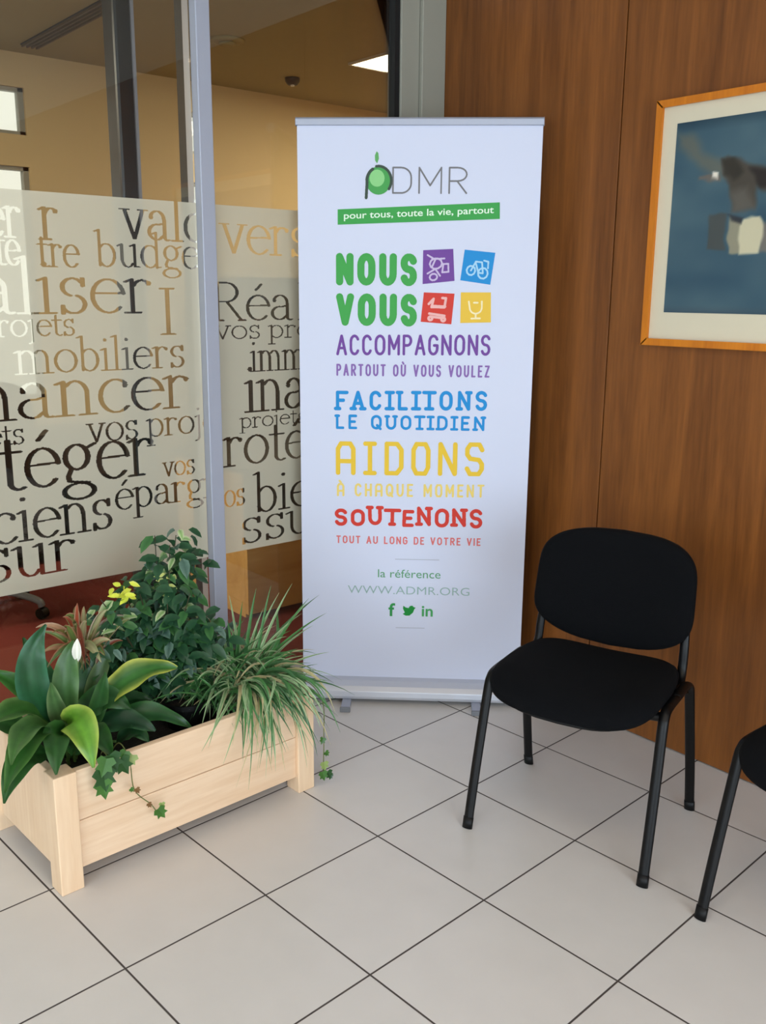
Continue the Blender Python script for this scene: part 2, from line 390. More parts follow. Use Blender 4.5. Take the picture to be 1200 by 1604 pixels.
# (word, left y, right y, baseline z, x-height) in metres on the glass
words = [('er', -1.757, -1.65, 1.674, .09), ('r', -1.597, -1.538, 1.672, .096), ('valo', -1.339, -1.03, 1.684, .094), ('verser', -.985, -.44, 1.652, .1),
 ('ote', -1.78, -1.66, 1.595, .075), ('tre', -1.61, -1.481, 1.593, .070), ('budget', -1.428, -1.02, 1.598, .073), ('aliser', -1.80, -1.242, 1.456, .109),
 ('I', -1.225, -1.16, 1.385, .105), ('Réa', -1.03, -.69, 1.428, .09), ('liser', -.67, -.3, 1.428, .09), ('projets', -1.80, -1.507, 1.390, .05), ('vos projets', -1.02, -.42, 1.366, .046),
 ('mobiliers', -1.70, -1.134, 1.278, .072), ('immobiliers', -.88, -.24, 1.250, .074), ('nancer', -1.84, -1.121, 1.141, .112),
 ('inancer', -.906, -.24, 1.106, .115), ('ets', -1.80, -1.688, 1.069, .046), ('vos proje', -1.491, -1.02, 1.051, .062), ('projets', -.93, -.64, 1.051, .038),
 ('tégerr', -1.775, -1.21, .926, .128), ('vos', -1.235, -1.113, .911, .05), ('roté', -1.0, -.64, .918, .108), ('ger', -.62, -.36, .918, .108),
 ('ciens', -1.815, -1.42, .764, .1), ('épargn', -1.412, -1.01, .818, .072), ('os', -1.004, -.915, .772, .062), ('biens', -.876, -.42, .732, .1),
 ('ssur', -1.94, -1.55, .647, .105), ('ssurer', -.942, -.3, .625, .095)]
words = [w_ if w_[0] != 'tégerr' else ('téger', -1.775, -1.262, .926, .128) for w_ in words]
words += [(w_[0], w_[1] - 1.46, w_[2] - 1.46, w_[3], w_[4]) for w_ in words if w_[1] > -2.2 and w_[2] < -0.9 and w_[1] < -1.3]
CELL = 0.002
FY0, FY1, FZ0, FZ1 = -2.466, -0.216, 0.601, 1.809
ny, nz_ = int(round((FY1 - FY0) / CELL)), int(round((FZ1 - FZ0) / CELL))
cut = np.zeros((nz_, ny), bool)
YY = FY0 + (np.arange(ny) + 0.5) * CELL; ZZ = FZ0 + (np.arange(nz_) + 0.5) * CELL
for text, ya, yb, zb, xh in words:
    tot = sum(G[c][1] for c in text); sx = (yb - ya) / tot; cx = ya
    for ch in text:
        st, adv = G[ch]
        for (x0, y0, x1, y1) in segs_of(st):
            # broad nib: half width .085 across, .032 upright (in x-heights)
            ax, az, bx, bz = cx + x0 * sx, zb + y0 * xh, cx + x1 * sx, zb + y1 * xh
            rx, rz = 0.074 * xh, 0.028 * xh
            rx = max(rx, 0.0022); rz = max(rz, 0.0018)
            i0, i1 = np.searchsorted(YY, min(ax, bx) - rx), np.searchsorted(YY, max(ax, bx) + rx)
            j0, j1 = np.searchsorted(ZZ, min(az, bz) - rz), np.searchsorted(ZZ, max(az, bz) + rz)
            if i1 <= i0 or j1 <= j0: continue
            px_ = (YY[i0:i1][None, :] - ax) / rx; pz_ = (ZZ[j0:j1][:, None] - az) / rz
            dx, dz = (bx - ax) / rx, (bz - az) / rz; L2 = dx * dx + dz * dz + 1e-9
            tt = np.clip((px_ * dx + pz_ * dz) / L2, 0, 1)
            cut[j0:j1, i0:i1] |= ((px_ - tt * dx) ** 2 + (pz_ - tt * dz) ** 2) < 1
        cx += adv * sx


def film(ya, yb, lab):
    i0, i1 = int((ya - FY0) / CELL), int((yb - FY0) / CELL)
    mb = MB(); open_runs = {}
    def flush(run, j_start, j_end):
        a, c = FY0 + run[0] * CELL, FY0 + run[1] * CELL; z0, z1 = FZ0 + j_start * CELL, FZ0 + j_end * CELL
        mb.add([(0.0052, a, z0), (0.0052, c, z0), (0.0052, c, z1), (0.0052, a, z1)], [(0, 1, 2, 3)])
    for j in range(nz_):
        row = ~cut[j, i0:i1]; e = np.flatnonzero(np.diff(np.concatenate(([0], row.astype(np.int8), [0]))))
        runs = set((int(e[k]) + i0, int(e[k + 1]) + i0) for k in range(0, len(e), 2))
        for r in list(open_runs):
            if r not in runs: flush(r, open_runs.pop(r), j)
        for r in runs: open_runs.setdefault(r, j)
    for r, js in open_runs.items(): flush(r, js, nz_)
    o = mb.build('frosted_film', M['film'], t0); o['label'] = lab
    return o


film(-1.019, FY1, 'frosted film with cut-out serif words, right glass pane')
film(FY0, -1.073, 'frosted film with cut-out serif words, left glass pane')

# ------------------------------------------------------------------ office behind the glass
OH = 2.81
struct(MB().box(-2.9, -0.0, -6.5, 3.0, -0.1, -0.001).build('floor_office', M['carpet']), 'brick red carpet of the office behind the glass')
struct(MB().box(-2.9, -0.1, -6.5, 3.0, OH, OH + 0.1).build('ceiling_office', M['beige_ceiling']))
struct(MB().box(-0.1, 0.0, 0.1, 3.0, 0, OH).build('wall_office_front', M['beige']))
struct(MB().box(-0.1, -0.05, -6.5, 0.1, 2.62, OH).build('trim_office', M['beige']))
struct(MB().box(-2.9, 0.0, 3.0, 3.1, 0, OH).build('wall_office_right', M['beige']))
struct(MB().box(-2.9, -0.1, -6.6, -6.5, 0, OH).build('wall_office_left', M['beige']))
mb = MB()
WY0, WY1 = -3.2, -0.605
mb.box(-2.85, -2.75, WY1, 3.0, 0, OH); mb.box(-2.85, -2.75, -6.5, WY0, 0, OH); mb.box(-2.85, -2.75, WY0, WY1, 0, 0.9)
mb.box(-2.85, -2.75, WY0, WY1, 2.63, OH); mb.box(-2.85, -2.75, WY0, WY1, 2.21, 2.38)
struct(mb.build('wall_office_back', M['beige']), 'beige back wall of the office')
for nme, z0, z1 in (('window_1', 2.38, 2.63), ('window_2', 0.9, 2.21)):
    w = MB(); w.box(-2.82, -2.77, WY0, WY1, z0, z0 + 0.02); w.box(-2.82, -2.77, WY0, WY1, z1 - 0.02, z1)
    for y in np.linspace(WY0, WY1 - 0.03, 4): w.box(-2.82, -2.77, y, y + 0.03, z0, z1)
    wo = struct(w.build(nme, M['alu_dull']))
    MB().box(-2.797, -2.793, WY0, WY1, z0, z1).build('window_glass', M['glass'], wo)

# steel column
t = empty('steel_column', (-0.6, -1.02, 0))
tag(t, 'dark grey steel column standing behind the frosted glass', 'column')
MB().box(-0.05, 0.05, -0.052, 0.03, 0, OH).build('shaft', M['column'], t, bevel=0.012)
MB().box(-0.03, 0.058, 0.012, 0.024, 0, OH).build('edge_strip', M['alu'], t)

# ceiling light, vent, diffuser, detector
t = empty('ceiling_light', (-1.407, 1.20, OH), 0.0)
tag(t, 'bright square ceiling light in the office, left of the wood wall', 'ceiling light')
fr = MB()
fr.box(-0.31, 0.31, -0.31, -0.295, -0.012, 0); fr.box(-0.31, 0.31, 0.295, 0.31, -0.012, 0); fr.box(-0.31, -0.295, -0.3, 0.3, -0.012, 0); fr.box(0.295, 0.31, -0.3, 0.3, -0.012, 0)
fr.build('lamp_frame', M['white_plastic'], t)
MB().box(-0.297, 0.297, -0.297, 0.297, -0.008, 0).build('diffuser', M['lamp'], t)
for lx, ly in ((-1.45, -2.9), (-1.45, -4.8)):  # further lit panels added out of view to brighten the office
    t2 = copy_tree(t); t2.location = (lx, ly, OH); t2['label'] = 'added unseen ceiling light brightening the office behind the left pane, ' + ('nearest' if ly > -4 else 'furthest') + ' of the two'; t2['group'] = 'added office ceiling lights beyond the view'
area('office_fill_light', (-1.45, -3.3, 2.78), (0, 0, 0), 0.6, 2.2, 85, (1.0, 0.88, 0.68))  # added warm fill between the extra panels, lifts the office brightness
area('office_fill_light', (-1.4, 1.9, 2.78), (0, 0, 0), 0.6, 0.6, 42, (1.0, 0.88, 0.68))  # added fill without a fixture of its own, brightens the office's right side
t = empty('ceiling_vent', (-2.0, -0.63, OH))
tag(t, 'long dark slotted air grille on the office ceiling', 'air vent')
MB().box(-0.55, 0.55, -0.05, 0.05, -0.006, 0).build('grille_backing', M['charcoal'], t)
for k in range(4): MB().box(-0.55, 0.55, -0.045 + k * 0.026, -0.036 + k * 0.026, -0.016, -0.006).build('slat', mat('bronze_slat', (92, 74, 48), 0.5), t)
t = empty('air_diffuser', (-1.74, 0.11, OH))
tag(t, 'round flat air diffuser on the office ceiling', 'air diffuser')
MB().lathe([(0.09, 0), (0.088, -0.01), (0.06, -0.014)], 0, 0).build('outer_ring', M['beige_ceiling'], t, smooth=True)
MB().lathe([(0.045, -0.016), (0.04, -0.028), (0.02, -0.03)], 0, 0).build('centre_cone', M['beige_ceiling'], t, smooth=True)
t = empty('smoke_detector', (-2.25, 0.87, OH))
tag(t, 'small round smoke detector on the office ceiling near the back wall', 'smoke detector')
MB().lathe([(0.045, 0), (0.045, -0.02), (0.03, -0.04)], 0, 0).build('detector_body', M['charcoal'], t, smooth=True)
MB().lathe([(0.012, -0.04), (0.012, -0.048)], 0, 0).build('sensor_cap', M['white_plastic'], t)

# light oak desk with front panel, tall dark cabinet, low sideboard, office chair
t = empty('office_desk', (-1.13, 0.35, 0))
tag(t, 'office desk with honey oak lower front panel behind the right glass pane', 'desk')
MB().box(-0.36, 0.38, -0.80, 1.2, 0.715, 0.745).build('desktop', M['charcoal'], t, bevel=0.003)
MB().box(0.31, 0.335, -0.775, 1.18, 0.02, 0.372).build('front_panel', M['desk'], t)
MB().box(0.31, 0.335, -0.775, 1.18, 0.376, 0.714).build('upper_panel', M['charcoal'], t)
for y in (-0.775, 1.155): MB().box(-0.34, 0.309, y, y + 0.025, 0.0, 0.714).build('end_panel', M['desk'], t)
t = empty('filing_cabinet', (-2.5, 1.07, 0))
tag(t, 'tall dark cabinet standing behind the oak desk', 'cabinet')
MB().box(-0.2, 0.2, -0.5, 0.5, 0, 1.62).build('cabinet_body', M['charcoal'], t, bevel=0.004)
for s in (-1, 1):
    dd = MB().box(0.2, 0.218, min(0.004 * s, 0.49 * s), max(0.004 * s, 0.49 * s), 0.05, 1.6).build('door', M['charcoal'], t)
    MB().box(0.22, 0.236, min(0.04 * s, 0.06 * s), max(0.04 * s, 0.06 * s), 0.75, 0.95).build('handle', M['alu'], dd)
t = empty('sideboard', (-2.52, -1.0, 0))
tag(t, 'low charcoal sideboard under the office windows', 'sideboard')
MB().box(-0.2, 0.2, -0.9, 0.9, 0.06, 0.72).build('sideboard_body', M['charcoal'], t, bevel=0.004)
MB().box(-0.21, 0.21, -0.91, 0.91, 0.72, 0.74).build('sideboard_top', M['charcoal'], t)
for k in range(3): MB().box(0.2, 0.215, -0.89 + k * 0.6, -0.31 + k * 0.6, 0.08, 0.7).build('door', M['charcoal'], t)

t = empty('office_chair', (-1.62, -1.42, 0), 0.5)
tag(t, 'dark office swivel chair with a grey star base behind the left glass pane', 'office chair')
for k in range(5):
    a = 2 * PI * k / 5 + 0.35
    arm = MB().tube([(0.03 * math.cos(a), 0.03 * math.sin(a), 0.13), (0.17 * math.cos(a), 0.17 * math.sin(a), 0.125), (0.29 * math.cos(a), 0.29 * math.sin(a), 0.09), (0.31 * math.cos(a), 0.31 * math.sin(a), 0.06)], 0.022, 0.016).build('base_arm', M['grey_plastic'], t, smooth=True)
    MB().prism([(0.31 * math.cos(a) + 0.026 * math.cos(q), 0.027 + 0.026 * math.sin(q)) for q in np.linspace(0, 2 * PI, 16, endpoint=False)], 0.31 * math.sin(a) - 0.02, 0.31 * math.sin(a) + 0.02).build('castor', M['black_plastic'], arm)
MB().lathe([(0.03, 0.11), (0.03, 0.3), (0.02, 0.3), (0.02, 0.43)], 0, 0).build('gas_column', M['black_plastic'], t)


def superring(a, b, n=48, e=3.2):
    out = []
    for k in range(n):
        q = 2 * PI * k / n; c, s = math.cos(q), math.sin(q)
        out.append((a * math.copysign(abs(c) ** (2 / e), c), b * math.copysign(abs(s) ** (2 / e), s)))
    return out


def cushion(a, b, prof, fn, n=48, e=3.2):
    """prof: (inset, height) rings from bottom to top; fn maps local (u, v, h) to space"""
    mb = MB(); vs = []
    for ins, h in prof:
        for (u, v) in superring(max(a - ins, 0.002), max(b - ins * b / a if ins > 0.05 else b - ins, 0.002), n, e): vs.append(fn(u, v, h))
    m = len(prof)
    fs = [(i * n + j, i * n + (j + 1) % n, (i + 1) * n + (j + 1) % n, (i + 1) * n + j) for i in range(m - 1) for j in range(n)]
    fs += [tuple(range(n - 1, -1, -1)), tuple(range((m - 1) * n, m * n))]
    return mb.add(vs, fs)


cushion(0.24, 0.23, [(0.03, 0), (0.004, 0.01), (0, 0.03), (0.01, 0.055), (0.05, 0.07), (0.12, 0.078), (0.235, 0.08)], lambda u, v, h: (u, v, 0.43 + h)).build('seat', M['black_fabric'], t, smooth=True)
cushion(0.23, 0.27, [(0.03, 0), (0.004, 0.01), (0, 0.03), (0.01, 0.055), (0.05, 0.07), (0.12, 0.078), (0.225, 0.08)], lambda u, v, h: (u, 0.28 - h + u * u * -0.8, 0.83 + v)).build('backrest', M['black_fabric'], t, smooth=True)
MB().tube([(0, 0.05, 0.42), (0, 0.24, 0.43), (0, 0.29, 0.55), (0, 0.28, 0.75)], 0.025, 0.01, up=(1, 0, 0)).build('back_support', M['black_plastic'], t, smooth=True)

# ------------------------------------------------------------------ framed picture
t = empty('framed_picture', (1.033, 0, 1.370))
tag(t, 'blue abstract print in a golden wooden frame on the wood wall', 'picture')
PW, PH = 1.12, 0.738


def bar(mb, pts): mb.prism(pts, -0.026, 0.0, axis=1)


def yprism(pts, y0, y1): return MB().prism(pts, y0, y1, axis=1)


FW = 0.018
fr = MB()
fr.prism([(0, 0), (PW, 0), (PW - FW, FW), (FW, FW)], -0.028, -0.001, 1); fr.prism([(0, PH), (FW, PH - FW), (PW - FW, PH - FW), (PW, PH)], -0.028, -0.001, 1)
fr.prism([(0, 0), (FW, FW), (FW, PH - FW), (0, PH)], -0.028, -0.001, 1); fr.prism([(PW, 0), (PW, PH), (PW - FW, PH - FW), (PW - FW, FW)], -0.028, -0.001, 1)
fr.build('picture_frame', M['frame'], t, bevel=0.002)
MB().box(FW, PW - FW, -0.014, -0.002, FW, PH - FW).build('mat_board', M['mat_board'], t)
# print: soft brushed forms on a blue ground, coloured per vertex
x0p, z0p, x1p, z1p = 0.069, 0.103, PW - 0.069, PH - 0.07


def inpoly_soft(X, Z, pts, soft):
    """1 inside the polygon, 0 outside, with a soft edge"""
    inside = np.zeros(X.shape, bool); dist = np.full(X.shape, 9.0); n = len(pts)
    for k in range(n):
        ax, az = pts[k]; bx, bz = pts[(k + 1) % n]
        dx, dz = bx - ax, bz - az; tt = np.clip(((X - ax) * dx + (Z - az) * dz) / (dx * dx + dz * dz + 1e-12), 0, 1)
        dist = np.minimum(dist, np.hypot(X - ax - tt * dx, Z - az - tt * dz))
        c = ((az > Z) != (bz > Z)) & (X < (bx - ax) * (Z - az) / ((bz - az) + 1e-12) + ax)
        inside ^= c
    sd = np.where(inside, dist, -dist)
    return np.clip(sd / soft + 0.5, 0, 1)


gx, gz = 240, 150
X, Z = np.meshgrid(np.linspace(x0p, x1p, gx) + 1.033, np.linspace(z0p, z1p, gz) + 1.370)
rs = np.random.RandomState(3)


def smooth_noise(nx, nz):
    g = rs.rand(nz + 1, nx + 1); u = np.linspace(0, nx - 1e-6, gx); v = np.linspace(0, nz - 1e-6, gz)
    iu, iv = u.astype(int), v.astype(int); fu, fv = u - iu, v - iv; fu = fu * fu * (3 - 2 * fu); fv = fv * fv * (3 - 2 * fv)
    a = g[iv][:, iu]; b_ = g[iv][:, iu + 1]; c = g[iv + 1][:, iu]; d_ = g[iv + 1][:, iu + 1]
    return (a * (1 - fu) + b_ * fu) * (1 - fv)[:, None] + (c * (1 - fu) + d_ * fu) * fv[:, None]


N1 = smooth_noise(6, 5) * 0.6 + smooth_noise(16, 12) * 0.4
img = np.array((40, 72, 90.))[None, None] * (1 - N1[..., None]) + np.array((78, 104, 112.))[None, None] * N1[..., None]
def mixin(mask, rgb):
    global img
    img = img * (1 - mask[..., None]) + np.array(rgb, float) * mask[..., None]
mixin(np.clip((2.035 - Z) / 0.03, 0, 1) * 0 + np.clip((Z - 2.005) / 0.03, 0, 1) * 0.6, (26, 52, 66))
mixin(np.clip((1.50 - Z) / 0.06, 0, 1) * 0.55, (88, 100, 98)); mixin(np.clip((1.495 - Z) / 0.03, 0, 1) * 0.8, (46, 66, 82))
N2 = smooth_noise(24, 18); N3 = smooth_noise(40, 28)
Xw, Zw = X + (N2 - .5) * 0.012, Z + (N3 - .5) * 0.012
for pts, rgb, soft, al in [
    ([(1.112, 2.006), (1.166, 1.997), (1.203, 1.941), (1.276, 1.907), (1.286, 1.869), (1.222, 1.88), (1.18, 1.916), (1.151, 1.941), (1.112, 1.973)], (98, 98, 86), .03, .8),
    ([(1.259, 1.92), (1.28, 1.928), (1.318, 1.914), (1.368, 1.894), (1.405, 1.885), (1.462, 1.87), (1.60, 1.86), (1.66, 1.82), (1.58, 1.79), (1.505, 1.785), (1.447, 1.799), (1.386, 1.835), (1.38, 1.772), (1.308, 1.771), (1.295, 1.842), (1.269, 1.881)], (70, 62, 52), .014, .95),
    ([(1.262, 1.919), (1.305, 1.918), (1.339, 1.88), (1.311, 1.856), (1.272, 1.881)], (46, 42, 34), .014, .85), ([(1.356, 1.889), (1.405, 1.882), (1.464, 1.854), (1.438, 1.831), (1.391, 1.834)], (34, 28, 26), .014, .9),
    ([(1.303, 1.819), (1.35, 1.837), (1.38, 1.772), (1.308, 1.768)], (96, 92, 84), .025, .7),
    ([(1.239, 1.764), (1.293, 1.763), (1.295, 1.654), (1.235, 1.661)], (68, 72, 70), .008, .95), ([(1.303, 1.755), (1.348, 1.736), (1.348, 1.65), (1.307, 1.651)], (146, 140, 116), .008, .95),
    ([(1.4, 1.728), (1.46, 1.731), (1.56, 1.73), (1.56, 1.646), (1.408, 1.648)], (112, 106, 98), .01, .95), ([(1.353, 1.747), (1.4, 1.755), (1.415, 1.722), (1.405, 1.648), (1.342, 1.647), (1.343, 1.726)], (200, 192, 160), .008, 1),
    ([(1.296, 1.76), (1.352, 1.752), (1.348, 1.733), (1.311, 1.743)], (40, 42, 48), .008, .9), ([(1.19, 1.877), (1.26, 1.874), (1.262, 1.859), (1.191, 1.867)], (112, 96, 84), .007, .8), ([(1.231, 1.885), (1.253, 1.88), (1.252, 1.864), (1.232, 1.868)], (228, 220, 204), .006, 1)]:
    mixin(inpoly_soft(Xw, Zw, pts, soft) * al, rgb)
pr = MB()
pr.v = [(float(a) - 1.033, -0.0155, float(b_) - 1.370) for a, b_ in zip(X.ravel(), Z.ravel())]
lc = img.ravel() / 255; lc = np.where(lc <= .04045, lc / 12.92, ((lc + .055) / 1.055) ** 2.4).reshape(-1, 3)
pr.c = [tuple(float(q) for q in c) for c in lc]
pr.f = [(j * gx + i, j * gx + i + 1, (j + 1) * gx + i + 1, (j + 1) * gx + i) for j in range(gz - 1) for i in range(gx - 1)]
m = bpy.data.materials.new('blue_abstract_print'); m.use_nodes = True; nt = m.node_tree
at = nt.nodes.new('ShaderNodeVertexColor'); at.layer_name = 'Col'; nt.links.new(at.outputs[0], nt.nodes['Principled BSDF'].inputs['Base Color']); nt.nodes['Principled BSDF'].inputs['Roughness'].default_value = 0.4
pr.build('art_print', m, t, colors=True)

# ------------------------------------------------------------------ roll-up banner
ban_ang = math.atan2(0.735358, 0.677678)
ban = empty('rollup_banner', (0.13646, -0.76089, 0), ban_ang)       # local x along the banner, local -y towards the viewer
tag(ban, 'tall white roll-up advertising banner standing in the corner', 'banner')
CW = 0.828; YC = 0.07
# cloth: a thin sheet with a faint sideways bow, rising from the cassette
mb = MB(); nx_, nz2 = 24, 30; vs = []; ZB, ZT = 0.075, 2.085
def cloth_y(x, z):
    return YC
for side in (0, 0.0008):
    for j in range(nz2 + 1):
        for i in range(nx_ + 1):
            x = -0.008 + (CW + 0.004) * i / nx_; z = ZB + (ZT - ZB) * j / nz2
            vs.append((x, cloth_y(x, z) + side, z))
nn = (nx_ + 1) * (nz2 + 1); fs = []
for j in range(nz2):
    for i in range(nx_):
        a = j * (nx_ + 1) + i
        fs.append((a, a + 1, a + nx_ + 2, a + nx_ + 1)); fs.append((nn + a, nn + a + nx_ + 1, nn + a + nx_ + 2, nn + a + 1))
cloth = mb.add(vs, fs).build('banner_cloth', M['cloth'], ban, smooth=True)
cloth['label'] = 'white printed banner cloth with coloured French slogans'
rail = MB().prism([(YC - 0.012, 2.078), (YC - 0.012, 2.098), (YC - 0.004, 2.104), (YC + 0.010, 2.104), (YC + 0.014, 2.098), (YC + 0.014, 2.078)], -0.012, CW - 0.002, axis=0).build('top_rail', M['alu'], ban, bevel=0.002)
prof = [(0.0, 0.018), (-0.004, 0.03), (-0.002, 0.05), (0.012, 0.066), (0.04, 0.078), (0.075, 0.082), (0.11, 0.076), (0.135, 0.05), (0.14, 0.024), (0.135, 0.018)]
MB().prism(prof, -0.005, CW + 0.005, axis=0).build('cassette_base', mat('silver_cassette', (200, 202, 210), 0.35, 0.35), ban, bevel=0.002)
for xa in (-0.012, CW + 0.005): MB().prism([(y + (0.002 if y > 0.06 else -0.002), z + (0.002 if z > .05 else -.003)) for y, z in prof], xa, xa + 0.007, axis=0).build('end_cap', M['grey_plastic'], ban, bevel=0.002)
for xf in (0.150, 0.640):
    MB().box(xf, xf + 0.034, -0.075, 0.13, 0.004, 0.017).build('foot', M['alu'], ban, bevel=0.003)
    MB().box(xf - 0.002, xf + 0.036, -0.083, -0.069, 0.0, 0.018).build('foot_cap', M['grey_plastic'], ban, bevel=0.002)
MB().tube([(CW / 2, 0.1, 0.05), (CW / 2, 0.1, 2.085)], 0.009, smooth=False).build('support_pole', M['alu'], ban, smooth=True)

# ---- stroke lettering for the print
def arc(cx, cy, rx, ry, a0, a1, n=10):
    return [(cx + rx * math.cos(math.radians(a0 + (a1 - a0) * k / n)), cy + ry * math.sin(math.radians(a0 + (a1 - a0) * k / n))) for k in range(n + 1)]
CAP = {
 'A': ([[(0, 0), (.5, 1), (1, 0)], [(.18, .33), (.82, .33)]], 1.0),
 'C': ([arc(.5, .68, .5, .32, 25, 180) + arc(.5, .32, .5, .32, 180, 335)], .9),
 'D': ([[(0, 0), (0, 1), (.45, 1)] + arc(.45, .62, .55, .38, 90, 0) + arc(.45, .38, .55, .38, 0, -90) + [(0, 0)]], .95),
 'E': ([[(1, 1), (0, 1), (0, 0), (1, 0)], [(0, .52), (.8, .52)]], .75),
 'F': ([[(1, 1), (0, 1), (0, 0)], [(0, .52), (.8, .52)]], .75),
 'G': ([arc(.5, .68, .5, .32, 25, 180) + arc(.5, .32, .5, .32, 180, 360) + [(1, .48), (.6, .48)]], .95),
 'H': ([[(0, 0), (0, 1)], [(1, 0), (1, 1)], [(0, .5), (1, .5)]], .9),
 'I': ([[(0, 0), (0, 1)]], .0),
 'L': ([[(0, 1), (0, 0), (1, 0)]], .7),
 'M': ([[(0, 0), (0, 1), (.5, .3), (1, 1), (1, 0)]], 1.15),
 'N': ([[(0, 0), (0, 1), (1, 0), (1, 1)]], .95),
 'O': ([arc(.5, .66, .5, .34, 0, 180) + arc(.5, .34, .5, .34, 180, 360) + [(1, .66)]], 1.0),
 'P': ([[(0, 0), (0, 1), (.5, 1)] + arc(.5, .74, .5, .26, 90, -90) + [(0, .48)]], .85),
 'Q': ([arc(.5, .66, .5, .34, 0, 180) + arc(.5, .34, .5, .34, 180, 360) + [(1, .66)], [(.6, .25), (1.0, -.05)]], 1.0),
 'R': ([[(0, 0), (0, 1), (.5, 1)] + arc(.5, .74, .5, .26, 90, -90) + [(0, .48)], [(.45, .48), (1, 0)]], .9),
 'S': ([arc(.5, .76, .5, .24, 20, 180, 8) + arc(.5, .76, .5, .25, 180, 268, 5) + arc(.5, .25, .5, .26, 88, -160, 12)], .85),
 'T': ([[(0, 1), (1, 1)], [(.5, 1), (.5, 0)]], .9),
 'U': ([[(0, 1), (0, .34)] + arc(.5, .34, .5, .34, 180, 360) + [(1, 1)]], .95),
 'V': ([[(0, 1), (.5, 0), (1, 1)]], 1.0),
 'W': ([[(0, 1), (.25, 0), (.5, .8), (.75, 0), (1, 1)]], 1.4),
 'Z': ([[(0, 1), (1, 1), (0, 0), (1, 0)]], .85),
 '.': ([[(0, 0), (0, .02)]], .0), '-': ([[(0, .45), (1, .45)]], .45), ' ': ([], .35),
}
CAP['À'] = (CAP['A'][0] + [[(.3, 1.3), (.55, 1.15)]], 1.0)
CAP['Ù'] = (CAP['U'][0] + [[(.3, 1.3), (.55, 1.15)]], .95)
BLOCK = dict(CAP)
BLOCK['A'] = ([[(0, 0), (0, .82), (.2, 1), (.8, 1), (1, .82), (1, 0)], [(0, .4), (1, .4)]], 1.0)
BLOCK['À'] = (BLOCK['A'][0] + [[(.3, 1.3), (.55, 1.15)]], 1.0)
BLOCK['I'] = ([[(0, 0), (1, 0)], [(0, 1), (1, 1)], [(.5, 0), (.5, 1)]], .6)
BLOCK['D'] = ([[(0, 0), (0, 1), (.7, 1), (1, .8), (1, .2), (.7, 0), (0, 0)]], .95)
BLOCK['O'] = ([[(.2, 0), (0, .2), (0, .8), (.2, 1), (.8, 1), (1, .8), (1, .2), (.8, 0), (.2, 0)]], .95)
BLOCK['S'] = ([[(1, .82), (.8, 1), (.2, 1), (0, .85), (0, .66), (.2, .52), (.8, .48), (1, .34), (1, .16), (.8, 0), (.2, 0), (0, .18)]], .95)


def strokes_to(mb, polys, w, y, clip=None, cell=0.0007):
    """round-ended pen strokes merged into one flat outline in the banner's x-z plane"""
    pts = [p for pl in polys for p in pl]
    if not pts: return
    ax0 = min(p[0] for p in pts) - w; az0 = min(p[1] for p in pts) - w
    nx = int((max(p[0] for p in pts) + w - ax0) / cell) + 2; nz2_ = int((max(p[1] for p in pts) + w - az0) / cell) + 2
    xs = ax0 + (np.arange(nx) + .5) * cell; zs = az0 + (np.arange(nz2_) + .5) * cell
    on = np.zeros((nz2_, nx), bool); rr_ = w / 2
    for pl in polys:
        for k in range(len(pl) - 1):
            (ax, az), (bx, bz) = pl[k], pl[k + 1]
            i0, i1 = np.searchsorted(xs, min(ax, bx) - rr_), np.searchsorted(xs, max(ax, bx) + rr_)
            j0, j1 = np.searchsorted(zs, min(az, bz) - rr_), np.searchsorted(zs, max(az, bz) + rr_)
            dx, dz = bx - ax, bz - az; L2 = dx * dx + dz * dz + 1e-15
            PX = xs[i0:i1][None, :] - ax; PZ = zs[j0:j1][:, None] - az; tt = np.clip((PX * dx + PZ * dz) / L2, 0, 1)
            on[j0:j1, i0:i1] |= ((PX - tt * dx) ** 2 + (PZ - tt * dz) ** 2) < rr_ * rr_
    runs_open = {}
    def put(run, ja, jb):
        a, c = ax0 + run[0] * cell, ax0 + run[1] * cell; z0, z1 = az0 + ja * cell, az0 + jb * cell
        mb.add([(a, y, z0), (c, y, z0), (c, y, z1), (a, y, z1)], [(0, 1, 2, 3)])
    for j in range(nz2_):
        e = np.flatnonzero(np.diff(np.concatenate(([0], on[j].astype(np.int8), [0]))))
        runs = set((int(e[k]), int(e[k + 1])) for k in range(0, len(e), 2))
        for q in list(runs_open):
            if q not in runs: put(q, runs_open.pop(q), j)
        for q in runs: runs_open.setdefault(q, j)
    for q, js in runs_open.items(): put(q, js, nz2_)


